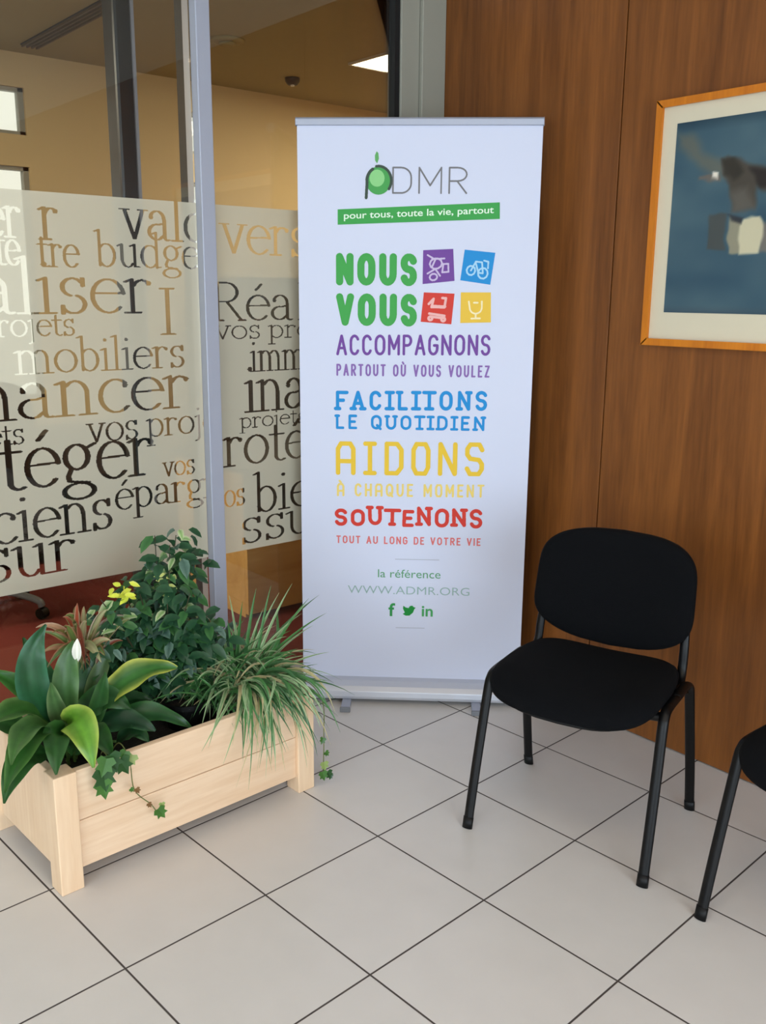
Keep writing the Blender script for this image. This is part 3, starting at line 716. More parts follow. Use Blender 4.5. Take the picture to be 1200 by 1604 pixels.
def caps(text, x0, x1, z0, z1, w, rgb, font=CAP, slab=False, gap=None, name='lettering', wobble=0.0, z0b=None, seed=1):
    """fit a line of capitals into a box; z0b lets the baseline rise"""
    rnd = random.Random(seed)
    h = z1 - z0; gap = gap if gap is not None else w * 0.9
    units = sum(font[c][1] for c in text); n = len(text)
    sx = ((x1 - x0) - n * w - (n - 1) * gap) / units; cx = x0; mb = MB()
    for ch in text:
        st, adv = font[ch]; gw = adv * sx; polys = []
        s = 1 + wobble * rnd.uniform(-1, 1); dz = wobble * h * rnd.uniform(-.5, .5); rot = wobble * 0.5 * rnd.uniform(-1, 1)
        rise = ((z0b or z0) - z0) * ((cx - x0) / (x1 - x0))
        for pl in st:
            q = [(cx + w / 2 + px_ * (gw if adv > 0 else 0), z0 + w / 2 + pz_ * (h - w) * s + dz + rise) for px_, pz_ in pl]
            q = [(a - (b_ - z0) * rot, b_) for a, b_ in q]
            polys.append(q)
            if slab:
                for e_, (ux, uz) in ((q[0], pl[0]), (q[-1], pl[-1])):
                    if uz in (0, 1) and ch not in 'OQCZ' and not (ch in 'EL' and ux == 1): polys.append([(e_[0] - w * 0.6, e_[1]), (e_[0] + w * 0.6, e_[1])])
        strokes_to(mb, polys, w, 0, None)
        cx += gw + w + gap
    mb.v = [(x, cloth_y(x, z) - 0.0012 + y, z) for x, y, z in mb.v]
    o = mb.build(name, pmat(rgb), cloth)
    return o


PM = {}
def pmat(rgb):
    if rgb not in PM: PM[rgb] = mat('print_ink', rgb, 0.55, 0, 0.3)
    return PM[rgb]


def font_text(s, x0, x1, z0, z1, rgb, off=0.0, shear=0.0, name='lettering', yoff=-0.0012, slope=0.0):
    cu = bpy.data.curves.new('t', 'FONT'); cu.body = s; cu.offset = off; cu.shear = shear; cu.resolution_u = 4
    ob = bpy.data.objects.new('t', cu); col.objects.link(ob)
    dg = bpy.context.evaluated_depsgraph_get(); me = ob.evaluated_get(dg).to_mesh()
    v = [tuple(p.co) for p in me.vertices]; f = [tuple(p.vertices) for p in me.polygons]
    ob.evaluated_get(dg).to_mesh_clear(); bpy.data.objects.remove(ob); bpy.data.curves.remove(cu)
    xs = [p[0] for p in v]; ys = [p[1] for p in v]; a, c, d, e = min(xs), max(xs), min(ys), max(ys)
    mb = MB(); V = []
    for p in v:
        x = x0 + (p[0] - a) / (c - a) * (x1 - x0); z = z0 + (p[1] - d) / (e - d) * (z1 - z0) + slope * (x - x0)
        V.append((x, cloth_y(x, z) + yoff, z))
    return mb.add(V, f).build(name, pmat(rgb), cloth)


def patch(pts, rgb, name, yoff=-0.001, parent=None):
    mb = MB(); n = len(pts)
    mb.add([(x, cloth_y(x, z) + yoff, z) for x, z in pts], [tuple(range(n))])
    return mb.build(name, pmat(rgb), parent or cloth)


GREEN = (62, 160, 72); PURPLE = (112, 66, 150); BLUE = (20, 138, 206); YEL = (232, 192, 50); RED = (210, 56, 42); GREY = (120, 118, 120)
# logo: green faceted disc with a dark stem and a leaf, then thin capitals
cxl, czl = 0.2711, 1.9008
patch([(cxl + 0.043 * math.cos(q), czl + 0.046 * math.sin(q)) for q in np.linspace(0, 2 * PI, 28, endpoint=False)], (70, 158, 78), 'logo_disc')
patch([(cxl - 0.005 + 0.026 * math.cos(q), czl + 0.008 + 0.028 * math.sin(q)) for q in np.linspace(0, 2 * PI, 20, endpoint=False)], (140, 206, 132), 'logo_highlight', -0.0014)
mb = MB()
strokes_to(mb, [arc(cxl, czl, 0.044, 0.047, 100, -35, 12)], 0.009, 0); strokes_to(mb, [[(0.229, 1.845), (0.232, 1.895)] + arc(cxl, czl, 0.04, 0.043, 175, 120, 6)], 0.010, 0)
mb.v = [(x, cloth_y(x, z) - 0.0018 + y, z) for x, y, z in mb.v]; mb.build('logo_stem', pmat((58, 74, 62)), cloth)
patch([(0.266, 1.956), (0.272, 1.972), (0.270, 1.990), (0.264, 1.996), (0.258, 1.982), (0.259, 1.966)], (96, 168, 96), 'logo_leaf')
caps('DMR', 0.318, 0.575, 1.858, 1.946, 0.0055, GREY, gap=0.022)
strip = patch([(0.1304, 1.7555), (0.6894, 1.777), (0.6874, 1.8314), (0.1304, 1.8063)], (58, 158, 72), 'green_strip')
font_text('pour tous, toute la vie, partout', 0.152, 0.668, 1.767, 1.797, (226, 244, 222), 0.012, slope=0.042, yoff=-0.0018)
caps('NOUS', 0.124, 0.408, 1.551, 1.661, 0.025, GREEN, gap=0.013); caps('VOUS', 0.124, 0.410, 1.412, 1.524, 0.025, GREEN, gap=0.013)


def icon(q, rgb, lines, w=0.006):
    """coloured square with pale line drawing; q is the four corners, lines in unit coordinates"""
    sq = patch(q, rgb, 'picture_square')
    A_, B_, C_, D_ = [Vector(p) for p in q]     # tl, tr, br, bl
    mb = MB(); P = []
    for pl in lines:
        P.append([tuple((D_ * (1 - u) + C_ * u) * (1 - v) + (A_ * (1 - u) + B_ * u) * v) for u, v in pl])
    strokes_to(mb, P, w, 0); mb.v = [(x, cloth_y(x, z) - 0.0018 + y, z) for x, y, z in mb.v]
    light = tuple(int(c + (255 - c) * 0.62) for c in rgb)
    mb.build('line_drawing', pmat(light), sq)


icon([(.4283, 1.672), (.5321, 1.677), (.5393, 1.5693), (.4281, 1.5576)], PURPLE,
     [[(.15, .85), (.4, .7), (.3, .5)], arc(.42, .58, .2, .16, 0, 360), [(.3, .72), (.7, .72)], [(.62, .3), (.82, .3), (.82, .55), (.66, .55), (.62, .3)], [(.15, .3), (.4, .42), (.55, .2)], arc(.34, .18, .12, .1, 0, 360)])
icon([(.5719, 1.6748), (.678, 1.6648), (.6641, 1.5572), (.5592, 1.5716)], BLUE,
     [arc(.3, .36, .14, .15, 0, 360), arc(.7, .32, .16, .17, 0, 360), [(.3, .36), (.42, .66), (.62, .66), (.7, .32)], [(.42, .62), (.55, .32), (.7, .32)], [(.68, .72), (.82, .7), (.84, .5)]])
icon([(.433, 1.5294), (.5404, 1.5259), (.5318, 1.4204), (.4236, 1.4283)], RED,
     [[(.2, .62), (.34, .8), (.3, .52), (.72, .54), (.74, .84), (.62, .84)], [(.3, .56), (.74, .56)], [(.25, .3), (.75, .26)], [(.3, .2), (.7, .18)], arc(.3, .14, .06, .06, 0, 360), arc(.72, .14, .06, .06, 0, 360)], 0.0085)
icon([(.5626, 1.5304), (.6672, 1.5312), (.6707, 1.4284), (.5631, 1.4252)], (232, 190, 62),
     [[(.27, .7), (.3, .5)] + arc(.5, .5, .2, .2, 180, 360) + [(.7, .7)], [(.5, .3), (.5, .16)], [(.36, .14), (.64, .14)], [(.44, .66), (.56, .66)]])
caps('ACCOMPAGNONS', 0.124, 0.672, 1.308, 1.381, 0.0095, PURPLE, gap=0.009, z0b=1.313)
caps('PARTOUT OÙ VOUS VOULEZ', 0.124, 0.672, 1.235, 1.278, 0.0065, (136, 100, 170), gap=0.0075)
caps('FACILITONS', 0.122, 0.667, 1.111, 1.182, 0.0125, BLUE, font=dict(CAP, I=(BLOCK['I'][0], .28), T=([[(0, 1), (1, 1)], [(.5, 1), (.5, 0)], [(.3, 0), (.7, 0)]], .7)), slab=True, gap=0.018, z0b=1.117)
caps('LE QUOTIDIEN', 0.122, 0.660, 1.043, 1.096, 0.0095, BLUE, font=dict(CAP, I=(BLOCK['I'][0], .28), T=([[(0, 1), (1, 1)], [(.5, 1), (.5, 0)], [(.3, 0), (.7, 0)]], .7)), slab=True, gap=0.015)
caps('AIDONS', 0.121, 0.663, 0.873, 0.998, 0.0165, YEL, font=BLOCK, gap=0.028, z0b=0.877)
caps('À CHAQUE MOMENT', 0.125, 0.667, 0.793, 0.842, 0.0075, (236, 208, 112), font=BLOCK, gap=0.012, z0b=.797)
caps('SOUTENONS', 0.116, 0.664, 0.683, 0.752, 0.0135, RED, font=CAP, slab=True, gap=0.013, wobble=0.1, seed=4)
caps('TOUT AU LONG DE VOTRE VIE', 0.122, 0.660, 0.613, 0.643, 0.005, (222, 112, 108), gap=0.0065)
patch([(0.343, 0.554), (0.508, 0.5545), (0.508, 0.557), (0.343, 0.5565)], (176, 180, 192), 'thin_rule')
patch([(0.348, 0.283), (0.458, 0.2835), (0.458, 0.286), (0.348, 0.2855)], (176, 180, 192), 'thin_rule')
font_text('la référence', 0.279, 0.514, 0.483, 0.515, (96, 158, 112), 0.0)
font_text('WWW.ADMR.ORG', 0.165, 0.624, 0.418, 0.449, (150, 178, 172), -0.006)
font_text('f', 0.320, 0.345, 0.330, 0.382, (44, 146, 72), 0.02)
font_text('in', 0.446, 0.488, 0.332, 0.374, (70, 160, 92), 0.02)
patch([(.374, .340), (.386, .333), (.400, .334), (.413, .346), (.418, .360), (.423, .366), (.416, .368), (.410, .374), (.401, .372), (.396, .364), (.385, .366), (.376, .373), (.375, .362), (.378, .354), (.382, .346)], (18, 136, 52), 'bird_mark')

# ------------------------------------------------------------------ visitor chairs
def make_chair():
    t = empty('visitor_chair', (1.32634, -0.58908, 0), math.radians(18.10))
    fy, ry = -0.228, 0.228
    legs = {}
    for s in (-1, 1):
        fr_path = [(0.259 * s, fy, 0.004), (0.258 * s, fy + 0.035, 0.15), (0.256 * s, fy + 0.072, 0.30), (0.254 * s, fy + 0.098, 0.405), (0.253 * s, fy + 0.112, 0.435), (0.252 * s, fy + 0.140, 0.449), (0.252 * s, 0.0, 0.449)]
        re_path = [(0.264 * s, ry, 0.004), (0.262 * s, ry - 0.030, 0.15), (0.258 * s, ry - 0.062, 0.30), (0.255 * s, ry - 0.086, 0.405), (0.254 * s, ry - 0.098, 0.435), (0.252 * s, ry - 0.126, 0.449), (0.252 * s, 0.0, 0.449)]
        for pth in (fr_path, re_path):
            lg = MB().tube(pth, 0.0085, 0.0145, up=(1, 0, 0)).build('leg', M['black_metal'], t, smooth=True)
            f = pth[0]; sg = -1 if f[1] < 0 else 1
            MB().tube([(f[0], f[1] + 0.002 * sg, 0.0), (f[0], f[1] - 0.006 * sg, 0.032)], 0.0098, 0.0158, up=(1, 0, 0), smooth=False).build('foot_cap', M['black_plastic'], lg, smooth=True)
    for y in (-0.10, 0.10):
        MB().tube([(-0.252, y, 0.445), (-0.20, y, 0.425), (0.20, y, 0.425), (0.252, y, 0.445)], 0.009, 0.013, up=(0, 0, 1)).build('crossbar', M['black_metal'], t, smooth=True)

    # seat: rounded cushion, dipped across and rolling down at the front
    def fs(u, v, h):
        z = 0.428 + h
        if v < -0.07: z -= 0.9 * (v + 0.07) ** 2 * 1.3
        z += 0.28 * u * u
        return (u * (1.0 - 0.06 * max(v, 0) / 0.21), v - 0.018, z)
    seat = cushion(0.243, 0.226, [(0.035, 0.0), (0.012, 0.002), (0.002, 0.010), (0.0, 0.024), (0.005, 0.036), (0.018, 0.046), (0.045, 0.052), (0.10, 0.054), (0.17, 0.053), (0.238, 0.052)], fs, n=56, e=4.2).build('seat', M['black_fabric'], t, smooth=True)
    cushion(0.226, 0.212, [(0.03, 0.0), (0.0, 0.006), (0.0, 0.014)], lambda u, v, h: fs(u, v, h - 0.012), n=56, e=3.4).build('seat_shell', M['black_plastic'], seat, smooth=True)

    # backrest: curved pad leaning slightly back
    def fb(u, v, h):
        y = 0.196 + 0.16 * v - h - 0.55 * u * u
        z = 0.672 + v
        if v < 0: z += 0.75 * u * u * (-v / 0.15) - 0.012 * (-v / 0.15)
        if v > 0: z -= 0.35 * u * u * (v / 0.15)
        return (u * (1 - 0.02 * v / 0.15), y + 0.03, z)
    back = cushion(0.241, 0.166, [(0.03, 0.0), (0.008, 0.003), (0.0, 0.014), (0.0, 0.026), (0.006, 0.036), (0.02, 0.043), (0.05, 0.047), (0.10, 0.048), (0.17, 0.048), (0.236, 0.048)], fb, n=64, e=4.6).build('backrest', M['black_fabric'], t, smooth=True)
    cushion(0.232, 0.164, [(0.03, 0.0), (0.0, 0.006), (0.0, 0.014)], lambda u, v, h: fb(u, v, h - 0.010), n=64, e=4.6).build('back_shell', M['black_plastic'], back, smooth=True)
    for s in (-1, 1):
        MB().tube([(0.238 * s, 0.055, 0.438), (0.230 * s, 0.12, 0.436), (0.224 * s, 0.158, 0.465), (0.222 * s, 0.172, 0.53), (0.215 * s, 0.192, 0.62)], 0.0135, 0.008, up=(0, 1, 0)).build('backrest_support', M['black_metal'], t, smooth=True)
    return t


ch1 = make_chair()
tag(ch1, 'black upholstered visitor chair on four metal legs, whole chair beside the banner', 'chair', 'black visitor chairs')
ch2 = copy_tree(ch1)
ch2.location = (2.074, -0.496, 0); ch2.rotation_euler = (0, 0, 0)
tag(ch2, 'black visitor chair cut by the right edge, only its front leg and seat corner seen', 'chair', 'black visitor chairs')

# ------------------------------------------------------------------ wooden planter
pl_ang = math.atan2(0.9986, -0.053)
pla = empty('wooden_planter', (0.7245, -1.9300, 0), pl_ang)        # local x along the front, local y towards the back
tag(pla, 'rectangular pale pine planter box on corner posts, full of plants', 'planter')
LW, LD, LH, PS = 0.832, 0.475, 0.333, 0.062
for (px_, py_) in ((0, 0), (LW - PS, 0), (0, LD - PS), (LW - PS, LD - PS)):
    MB().box(px_, px_ + PS, py_, py_ + PS, 0.0, LH).build('corner_post', M['pine_post'], pla, bevel=0.003)
for y0, y1 in ((0.012, 0.034), (LD - 0.034, LD - 0.012)):
    MB().box(PS + 0.0005, LW - PS - 0.0005, y0, y1, 0.052, 0.186).build('lower_board', M['pine'], pla, bevel=0.0025)
    MB().box(PS + 0.0005, LW - PS - 0.0005, y0, y1, 0.188, LH - 0.004).build('upper_board', M['pine'], pla, bevel=0.0025)
for x0, x1 in ((0.012, 0.034), (LW - 0.034, LW - 0.012)):
    MB().box(x0, x1, PS + 0.0005, LD - PS - 0.0005, 0.052, LH - 0.004).build('side_board', M['pine_post'], pla, bevel=0.0025)
MB().box(0.036, LW - 0.036, 0.036, LD - 0.036, 0.06, 0.075).build('base_board', M['pine'], pla)
MB().box(0.063, LW - 0.063, 0.0345, LD - 0.035, 0.08, 0.255).build('soil', M['soil'], pla)
t = empty('nursery_pot', (0.50, -1.44, 0.256))
tag(t, 'black plastic nursery pot sunk in the planter between the plants', 'pot')
MB().lathe([(0.06, 0), (0.07, 0.07), (0.078, 0.07), (0.078, 0.085), (0.070, 0.085), (0.066, 0.055)], 0, 0).build('pot_wall', M['black_plastic'], t, smooth=False)
MB().lathe([(0.064, 0.05), (0.062, 0.06)], 0, 0).build('pot_soil', M['soil'], t)

# ------------------------------------------------------------------ plants
rnd = random.Random(7)
V3 = Vector


def leaf_bez(mb, p0, p1, p2, width, nrm, c_mid, c_edge, fold=0.25, n=12, shape='lance', wave=0.0, edge_amt=1.0, half=3):
    p0, p1, p2, nrm = V3(p0), V3(p1), V3(p2), V3(nrm)
    vs = []; cs = []
    for i in range(n + 1):
        t = i / n
        p = p0 * (1 - t) ** 2 + p1 * 2 * t * (1 - t) + p2 * t * t
        tg = ((p1 - p0) * (1 - t) + (p2 - p1) * t).normalized()
        s = tg.cross(nrm)
        if s.length < 1e-4: s = tg.cross(V3((0.3, 0.5, 0.8)))
        s.normalize(); u = s.cross(tg).normalized()
        if shape == 'lance': w = max(0.04, math.sin(PI * min(1, max(0, (t - 0.08) / 0.92)) ** 0.85)) ** 0.8 * (0.12 if t < 0.08 else 1)
        elif shape == 'blade': w = (min(1, t * 6 + 0.5)) * (1 - t ** 2.2) + 0.03
        else: w = math.sin(PI * t ** 0.75) ** 0.7 if 0 < t < 1 else 0.02
        w = max(w, 0.03)
        for k in range(-half, half + 1):
            q = k / half
            off = s * (q * width / 2 * w) - u * (-abs(q) * width / 2 * w * fold) + u * (wave * width * math.sin(t * 17 + q * 2) * abs(q))
            vs.append(p + off)
            a = min(1, max(0, (abs(q) - 0.55) / 0.45)) ** 1.2 * edge_amt
            vein = 0.14 if k == 0 else 0
            cs.append(tuple(c_mid[j] * (1 - a) * (1 + vein * 2) + c_edge[j] * a for j in range(3)))
    m = 2 * half + 1; o = len(mb.v)
    mb.v += [tuple(v) for v in vs]; mb.c += cs
    mb.f += [(o + i * m + k, o + i * m + k + 1, o + (i + 1) * m + k + 1, o + (i + 1) * m + k) for i in range(n) for k in range(m - 1)]


def L3(c, k=1.0): return tuple(x * k for x in lin(c))


# broad leaved plant at the left of the planter
t = empty('peace_lily', (0.50, -1.78, 0.256))
tag(t, 'broad leaved green plant with one white flower bud at the left of the planter', 'plant')
org = V3((0.50, -1.78, 0.256))
big = [((0.5, -1.806, 0.30), (0.52, -1.960, 0.54), (0.5, -1.84, 0.66), 0.085, (36, 84, 48), (64, 120, 88), (1, -.3, .1)),
 ((0.5, -1.75, 0.34), (0.55, -1.64, 0.525), (0.6, -1.515, 0.484), 0.085, (52, 104, 40), (196, 200, 84), (.5, -.3, .8)),
 ((0.53, -1.82, 0.37), (0.68, -1.832, 0.505), (0.75, -1.835, 0.345), 0.088, (98, 150, 44), (176, 196, 84), (.9, -.3, .4)),
 ((0.5, -1.79, 0.32), (0.5, -1.715, 0.47), (0.6, -1.66, 0.40), 0.085, (34, 74, 32), (52, 100, 44), (.5, -.4, .6)),
 ((0.5, -1.74, 0.30), (0.55, -1.608, 0.415), (0.62, -1.49, 0.30), 0.065, (40, 84, 44), (58, 112, 56), (.5, -.2, .8)),
 ((0.5, -1.77, 0.30), (0.58, -1.69, 0.41), (0.66, -1.62, 0.345), 0.075, (28, 62, 38), (44, 90, 50), (.5, -.2, .8)),
 ((0.5, -1.83, 0.34), (0.62, -1.935, 0.485), (0.77, -2.06, 0.365), 0.085, (46, 92, 36), (88, 130, 64), (.6, -.3, .8)),
 ((0.5, -1.829, 0.35), (0.5, -1.907, 0.495), (0.6, -2.04, 0.455), 0.08, (54, 98, 40), (108, 146, 78), (.6, -.4, .8)),
 ((0.45, -1.757, 0.32), (0.42, -1.68, 0.461), (0.4, -1.674, 0.60), 0.07, (44, 92, 40), (66, 116, 56), (1, -.5, .2)),
 ((0.4, -1.777, 0.30), (0.35, -1.825, 0.42), (0.32, -1.945, 0.50), 0.065, (50, 104, 38), (80, 130, 56), (1, -.3, .5)),
 ((0.54, -1.832, 0.34), (0.66, -1.895, 0.47), (0.735, -1.925, 0.35), 0.072, (40, 84, 34), (60, 104, 48), (1, -.3, .5)),
 ((0.5, -1.794, 0.32), (0.5, -1.815, 0.503), (0.48, -1.763, 0.59), 0.07, (72, 112, 60), (104, 140, 84), (1, -.5, .1)),
 ((0.5, -1.814, 0.33), (0.62, -1.953, 0.505), (0.77, -2.04, 0.43), 0.075, (66, 108, 50), (104, 142, 80), (.6, -.3, .8)),
 ((0.5, -1.778, 0.33), (0.5, -1.69, 0.41), (0.42, -1.585, 0.44), 0.07, (34, 78, 34), (56, 104, 46), (.5, -.4, .8)),
 ((0.46, -1.79, 0.32), (0.44, -1.83, 0.47), (0.40, -1.87, 0.60), 0.07, (40, 86, 46), (60, 110, 60), (1, -.3, .2)),
 ((0.52, -1.77, 0.30), (0.62, -1.78, 0.42), (0.72, -1.77, 0.34), 0.07, (36, 80, 34), (58, 104, 44), (.7, -.2, .6)),
 ((0.44, -1.72, 0.30), (0.46, -1.64, 0.40), (0.52, -1.56, 0.37), 0.07, (30, 68, 34), (50, 92, 44), (.5, -.2, .8)),
 ((0.54, -1.86, 0.30), (0.64, -1.98, 0.43), (0.72, -2.05, 0.31), 0.075, (38, 80, 34), (60, 104, 50), (.8, -.3, .6)),
 ((0.42, -1.85, 0.30), (0.40, -1.96, 0.42), (0.44, -2.06, 0.39), 0.07, (46, 92, 42), (74, 120, 60), (.6, -.3, .8)),
 ((0.46, -1.74, 0.30), (0.44, -1.70, 0.46), (0.44, -1.63, 0.53), 0.05, (70, 100, 52), (110, 134, 80), (1, -.5, .3)),
 ((0.50, -1.80, 0.30), (0.52, -1.84, 0.42), (0.56, -1.86, 0.52), 0.05, (86, 120, 70), (130, 154, 104), (1, -.4, .3)),
 ((0.52, -1.76, 0.30), (0.54, -1.72, 0.42), (0.56, -1.71, 0.51), 0.048, (44, 86, 40), (70, 110, 56), (1, -.4, .3)),
 ((0.56, -1.80, 0.29), (0.64, -1.84, 0.40), (0.70, -1.87, 0.37), 0.055, (34, 72, 30), (54, 96, 42), (.8, -.3, .7)),
 ((0.56, -1.70, 0.29), (0.62, -1.66, 0.37), (0.68, -1.65, 0.33), 0.05, (30, 66, 34), (50, 90, 44), (.7, -.2, .8))]
mb = MB()
for p0, p1, p2, w, ca, cb, nn_ in big:
    leaf_bez(mb, V3(p0) - org, V3(p1) - org, V3(p2) - org, w * 1.0, nn_, L3(ca), L3(cb), fold=0.3, n=20, wave=0.07)
mb.build('foliage', M['leaf'], t, smooth=True, colors=True)
st = MB()
for p0, p1, p2, w, ca, cb, nn_ in big:
    b0 = V3((0.50 + rnd.uniform(-.03, .03), -1.78 + rnd.uniform(-.04, .04), 0.25)) - org
    e = V3(p0) - org; st.tube([b0, (b0 + e) / 2 + V3((0, 0, .02)), e + (V3(p1) - V3(p0)) * 0.15], 0.004, n=8, c=L3((96, 132, 66)))
st.build('stem', M['leaf'], t, smooth=True, colors=True)
fs_ = MB(); fs_.tube([V3((0.5, -1.785, 0.256)) - org, V3((0.51, -1.775, 0.42)) - org, V3((0.5, -1.761, 0.55)) - org], 0.0035, n=8, c=L3((120, 150, 84)))
fs_.build('flower_stalk', M['leaf'], t, smooth=True, colors=True)
fw = MB(); leaf_bez(fw, V3((0.502, -1.763, 0.53)) - org, V3((0.512, -1.766, 0.57)) - org, V3((0.5, -1.758, 0.60)) - org, 0.026, (.8, -.6, .1), L3((246, 244, 230)), L3((250, 248, 238)), fold=0.5, n=8)
fo = fw.build('flower_bud', M['leaf'], t, smooth=True, colors=True); fo['label'] = 'white flower bud'

# reddish brown leaved plant behind it
t = empty('bronze_leaf_plant', (0.42, -1.70, 0.256))
tag(t, 'sparse plant with arching bronze and pinkish narrow leaves behind the broad leaved plant', 'plant')
org = V3((0.42, -1.70, 0.256)); mb = MB(); st = MB()
tips = [(0.45, -1.80, 0.60), (0.47, -1.78, 0.655), (0.45, -1.69, 0.66), (0.44, -1.64, 0.63), (0.45, -1.57, 0.59), (0.46, -1.60, 0.56), (0.42, -1.73, 0.69), (0.40, -1.77, 0.64), (0.48, -1.74, 0.60), (0.48, -1.66, 0.55), (0.40, -1.62, 0.65), (0.5, -1.70, 0.52), (0.38, -1.82, 0.62), (0.47, -1.83, 0.56), (0.44, -1.60, 0.50), (0.5, -1.78, 0.62)]
for k, tp in enumerate(tips * 2):
    tp = V3(tp) + V3((rnd.uniform(-.03, .03), rnd.uniform(-.03, .03), rnd.uniform(-.04, .02)))
    s0 = V3((0.42 + rnd.uniform(-.02, .02), -1.71 + rnd.uniform(-.02, .02), 0.46 + rnd.uniform(0, .08)))
    mid = (s0 + tp) / 2 + V3((0, 0, 0.05 + rnd.uniform(0, .03)))
    cA = rnd.choice([(150, 70, 44), (128, 62, 44), (176, 136, 104), (116, 112, 60), (98, 116, 58), (156, 150, 108), (86, 110, 60)])
    cB = rnd.choice([(200, 170, 140), (178, 120, 92), (150, 160, 104)])
    leaf_bez(mb, s0 - org, mid - org, tp - org, rnd.uniform(.014, .026), (.6, -.5, .6), L3(cA), L3(cB), fold=0.5, n=10, half=2)
mb.build('foliage', M['leaf'], t, smooth=True, colors=True)
for k in range(4):
    st.tube([(rnd.uniform(-.02, .02), rnd.uniform(-.02, .02), 0), (rnd.uniform(-.02, .02), rnd.uniform(-.02, .02), 0.12), (rnd.uniform(-.02, .02), rnd.uniform(-.02, .02), 0.28)], 0.004, n=8, c=L3((110, 70, 46)))
st.build('stem', M['leaf'], t, smooth=True, colors=True)

# dense bushy plant in the middle
t = empty('bushy_plant', (0.40, -1.475, 0.256))
tag(t, 'tall dense dark green bushy plant with small variegated leaves behind the middle of the planter', 'plant')
org = V3((0.40, -1.475, 0.256)); mb = MB(); st = MB(); ends = []
for k in range(34):
    a = rnd.uniform(0, 2 * PI); r = rnd.uniform(.03, .19) ; zt = rnd.uniform(0.26, 0.60)
    e = V3((math.cos(a) * r * 0.7, math.sin(a) * r * 1.25, zt * (1 - 0.38 * (r / .19) ** 2)))
    b0 = V3((rnd.uniform(-.03, .03), rnd.uniform(-.03, .03), 0)); mid = b0 * 0.5 + e * 0.5 + V3((0, 0, .04))
    st.tube([b0, mid, e], 0.0035, n=7, c=L3((70, 66, 44)), taper=0.4); ends.append((b0, mid, e))
for k in range(1500):
    b0, mid, e = rnd.choice(ends); tt = rnd.uniform(0.25, 1.02)
    p = b0 * (1 - tt) ** 2 + mid * 2 * tt * (1 - tt) + e * tt * tt + V3((rnd.gauss(0, .022), rnd.gauss(0, .028), rnd.gauss(0, .018)))
    a = rnd.uniform(0, 2 * PI); dr = V3((math.cos(a), math.sin(a), rnd.uniform(-.9, .35))).normalized()
    ln = rnd.uniform(.036, .064)
    q = rnd.random(); hi = p.z > 0.30
    if p.x < -0.36: continue
    if q < 0.62: ca, cb = (34, 70, 46), (50, 92, 58)
    elif q < 0.85: ca, cb = (48, 92, 48), (72, 122, 66)
    elif q < 0.92 or not hi: ca, cb = (60, 88, 76), (104, 134, 118)
    else: ca, cb = (110, 150, 80), (206, 214, 170)
    leaf_bez(mb, p, p + dr * ln * 0.55 + V3((0, 0, .006)), p + dr * ln + V3((0, 0, -.01)), ln * 0.5, (.5, -.4, .75), L3(ca), L3(cb), fold=0.25, n=4, half=1, shape='oval')
for k in range(14):   # yellow young leaves
    p = V3((0.47, -1.60, 0.70)) + V3((rnd.gauss(0, .012), rnd.gauss(0, .018), rnd.gauss(0, .015))) - org
    a = rnd.uniform(0, 2 * PI); dr = V3((math.cos(a), math.sin(a), rnd.uniform(-.9, .1))).normalized()
    leaf_bez(mb, p, p + dr * .016, p + dr * .034, .015, (.6, -.5, .6), L3((206, 214, 60)), L3((226, 230, 96)), n=4, half=1, shape='oval')
for k in range(9):
    p = V3((0.46, -1.47, 0.70)) + V3((rnd.gauss(0, .012), rnd.gauss(0, .03), rnd.gauss(0, .025))) - org
    a = rnd.uniform(0, 2 * PI); dr = V3((math.cos(a), math.sin(a), rnd.uniform(-.9, .1))).normalized()
    leaf_bez(mb, p, p + dr * .014, p + dr * .03, .013, (.6, -.5, .6), L3((196, 206, 110)), L3((226, 230, 150)), n=4, half=1, shape='oval')
mb.build('foliage', M['leaf'], t, smooth=True, colors=True)
st.build('stem', M['leaf'], t, smooth=True, colors=True)
for p in ((0.475, -1.469, 0.665), (0.47, -1.485, 0.682)):
    s = V3(p) - org; MB().lathe([(0.002, s.z - .008), (0.007, s.z - .004), (0.008, s.z), (0.006, s.z + .005), (0.001, s.z + .008)], s.x, s.y, 12).build('berry', mat('red_berry', (190, 52, 30), 0.35), t, smooth=True)

# grassy plant at the right
t = empty('spider_plant', (0.48, -1.24, 0.256))
tag(t, 'grassy plant with long narrow arching leaves spilling over the right of the planter', 'plant')
org = V3((0.48, -1.24, 0.256)); mb = MB()
def blade(p0, p1, p2, w, dry=0.0):
    q = rnd.random()
    if q < dry: ca, cb = (168, 158, 112), (190, 180, 140)
    elif q < 0.45: ca, cb = (60, 110, 56), (84, 134, 76)
    elif q < 0.82: ca, cb = (100, 140, 90), (184, 200, 156)
    else: ca, cb = (44, 86, 46), (70, 112, 66)
    leaf_bez(mb, p0, p1, p2, w, (.4, -.4, .8), L3(ca), L3(cb), fold=0.45, n=10, half=1, shape='blade')
for k in range(330):
    a = rnd.uniform(0, 2 * PI); el = rnd.uniform(0.5, 1.45); ln = rnd.uniform(.16, .33)
    b0 = V3((rnd.gauss(0, .04), rnd.gauss(-.02, .06), 0.02))
    h = V3((math.cos(a), math.sin(a), 0)); up = V3((0, 0, 1))
    p1 = b0 + h * ln * .5 * math.cos(el) + up * ln * .72 * math.sin(el)
    p2 = b0 + h * ln * (math.cos(el) * .9 + .25) + up * ln * (.78 * math.sin(el) - rnd.uniform(.05, .75))
    p2.z = max(p2.z, 0.045)
    p2.x = max(p2.x, -0.36)
    blade(b0, p1, p2, rnd.uniform(.007, .012), 0.08)
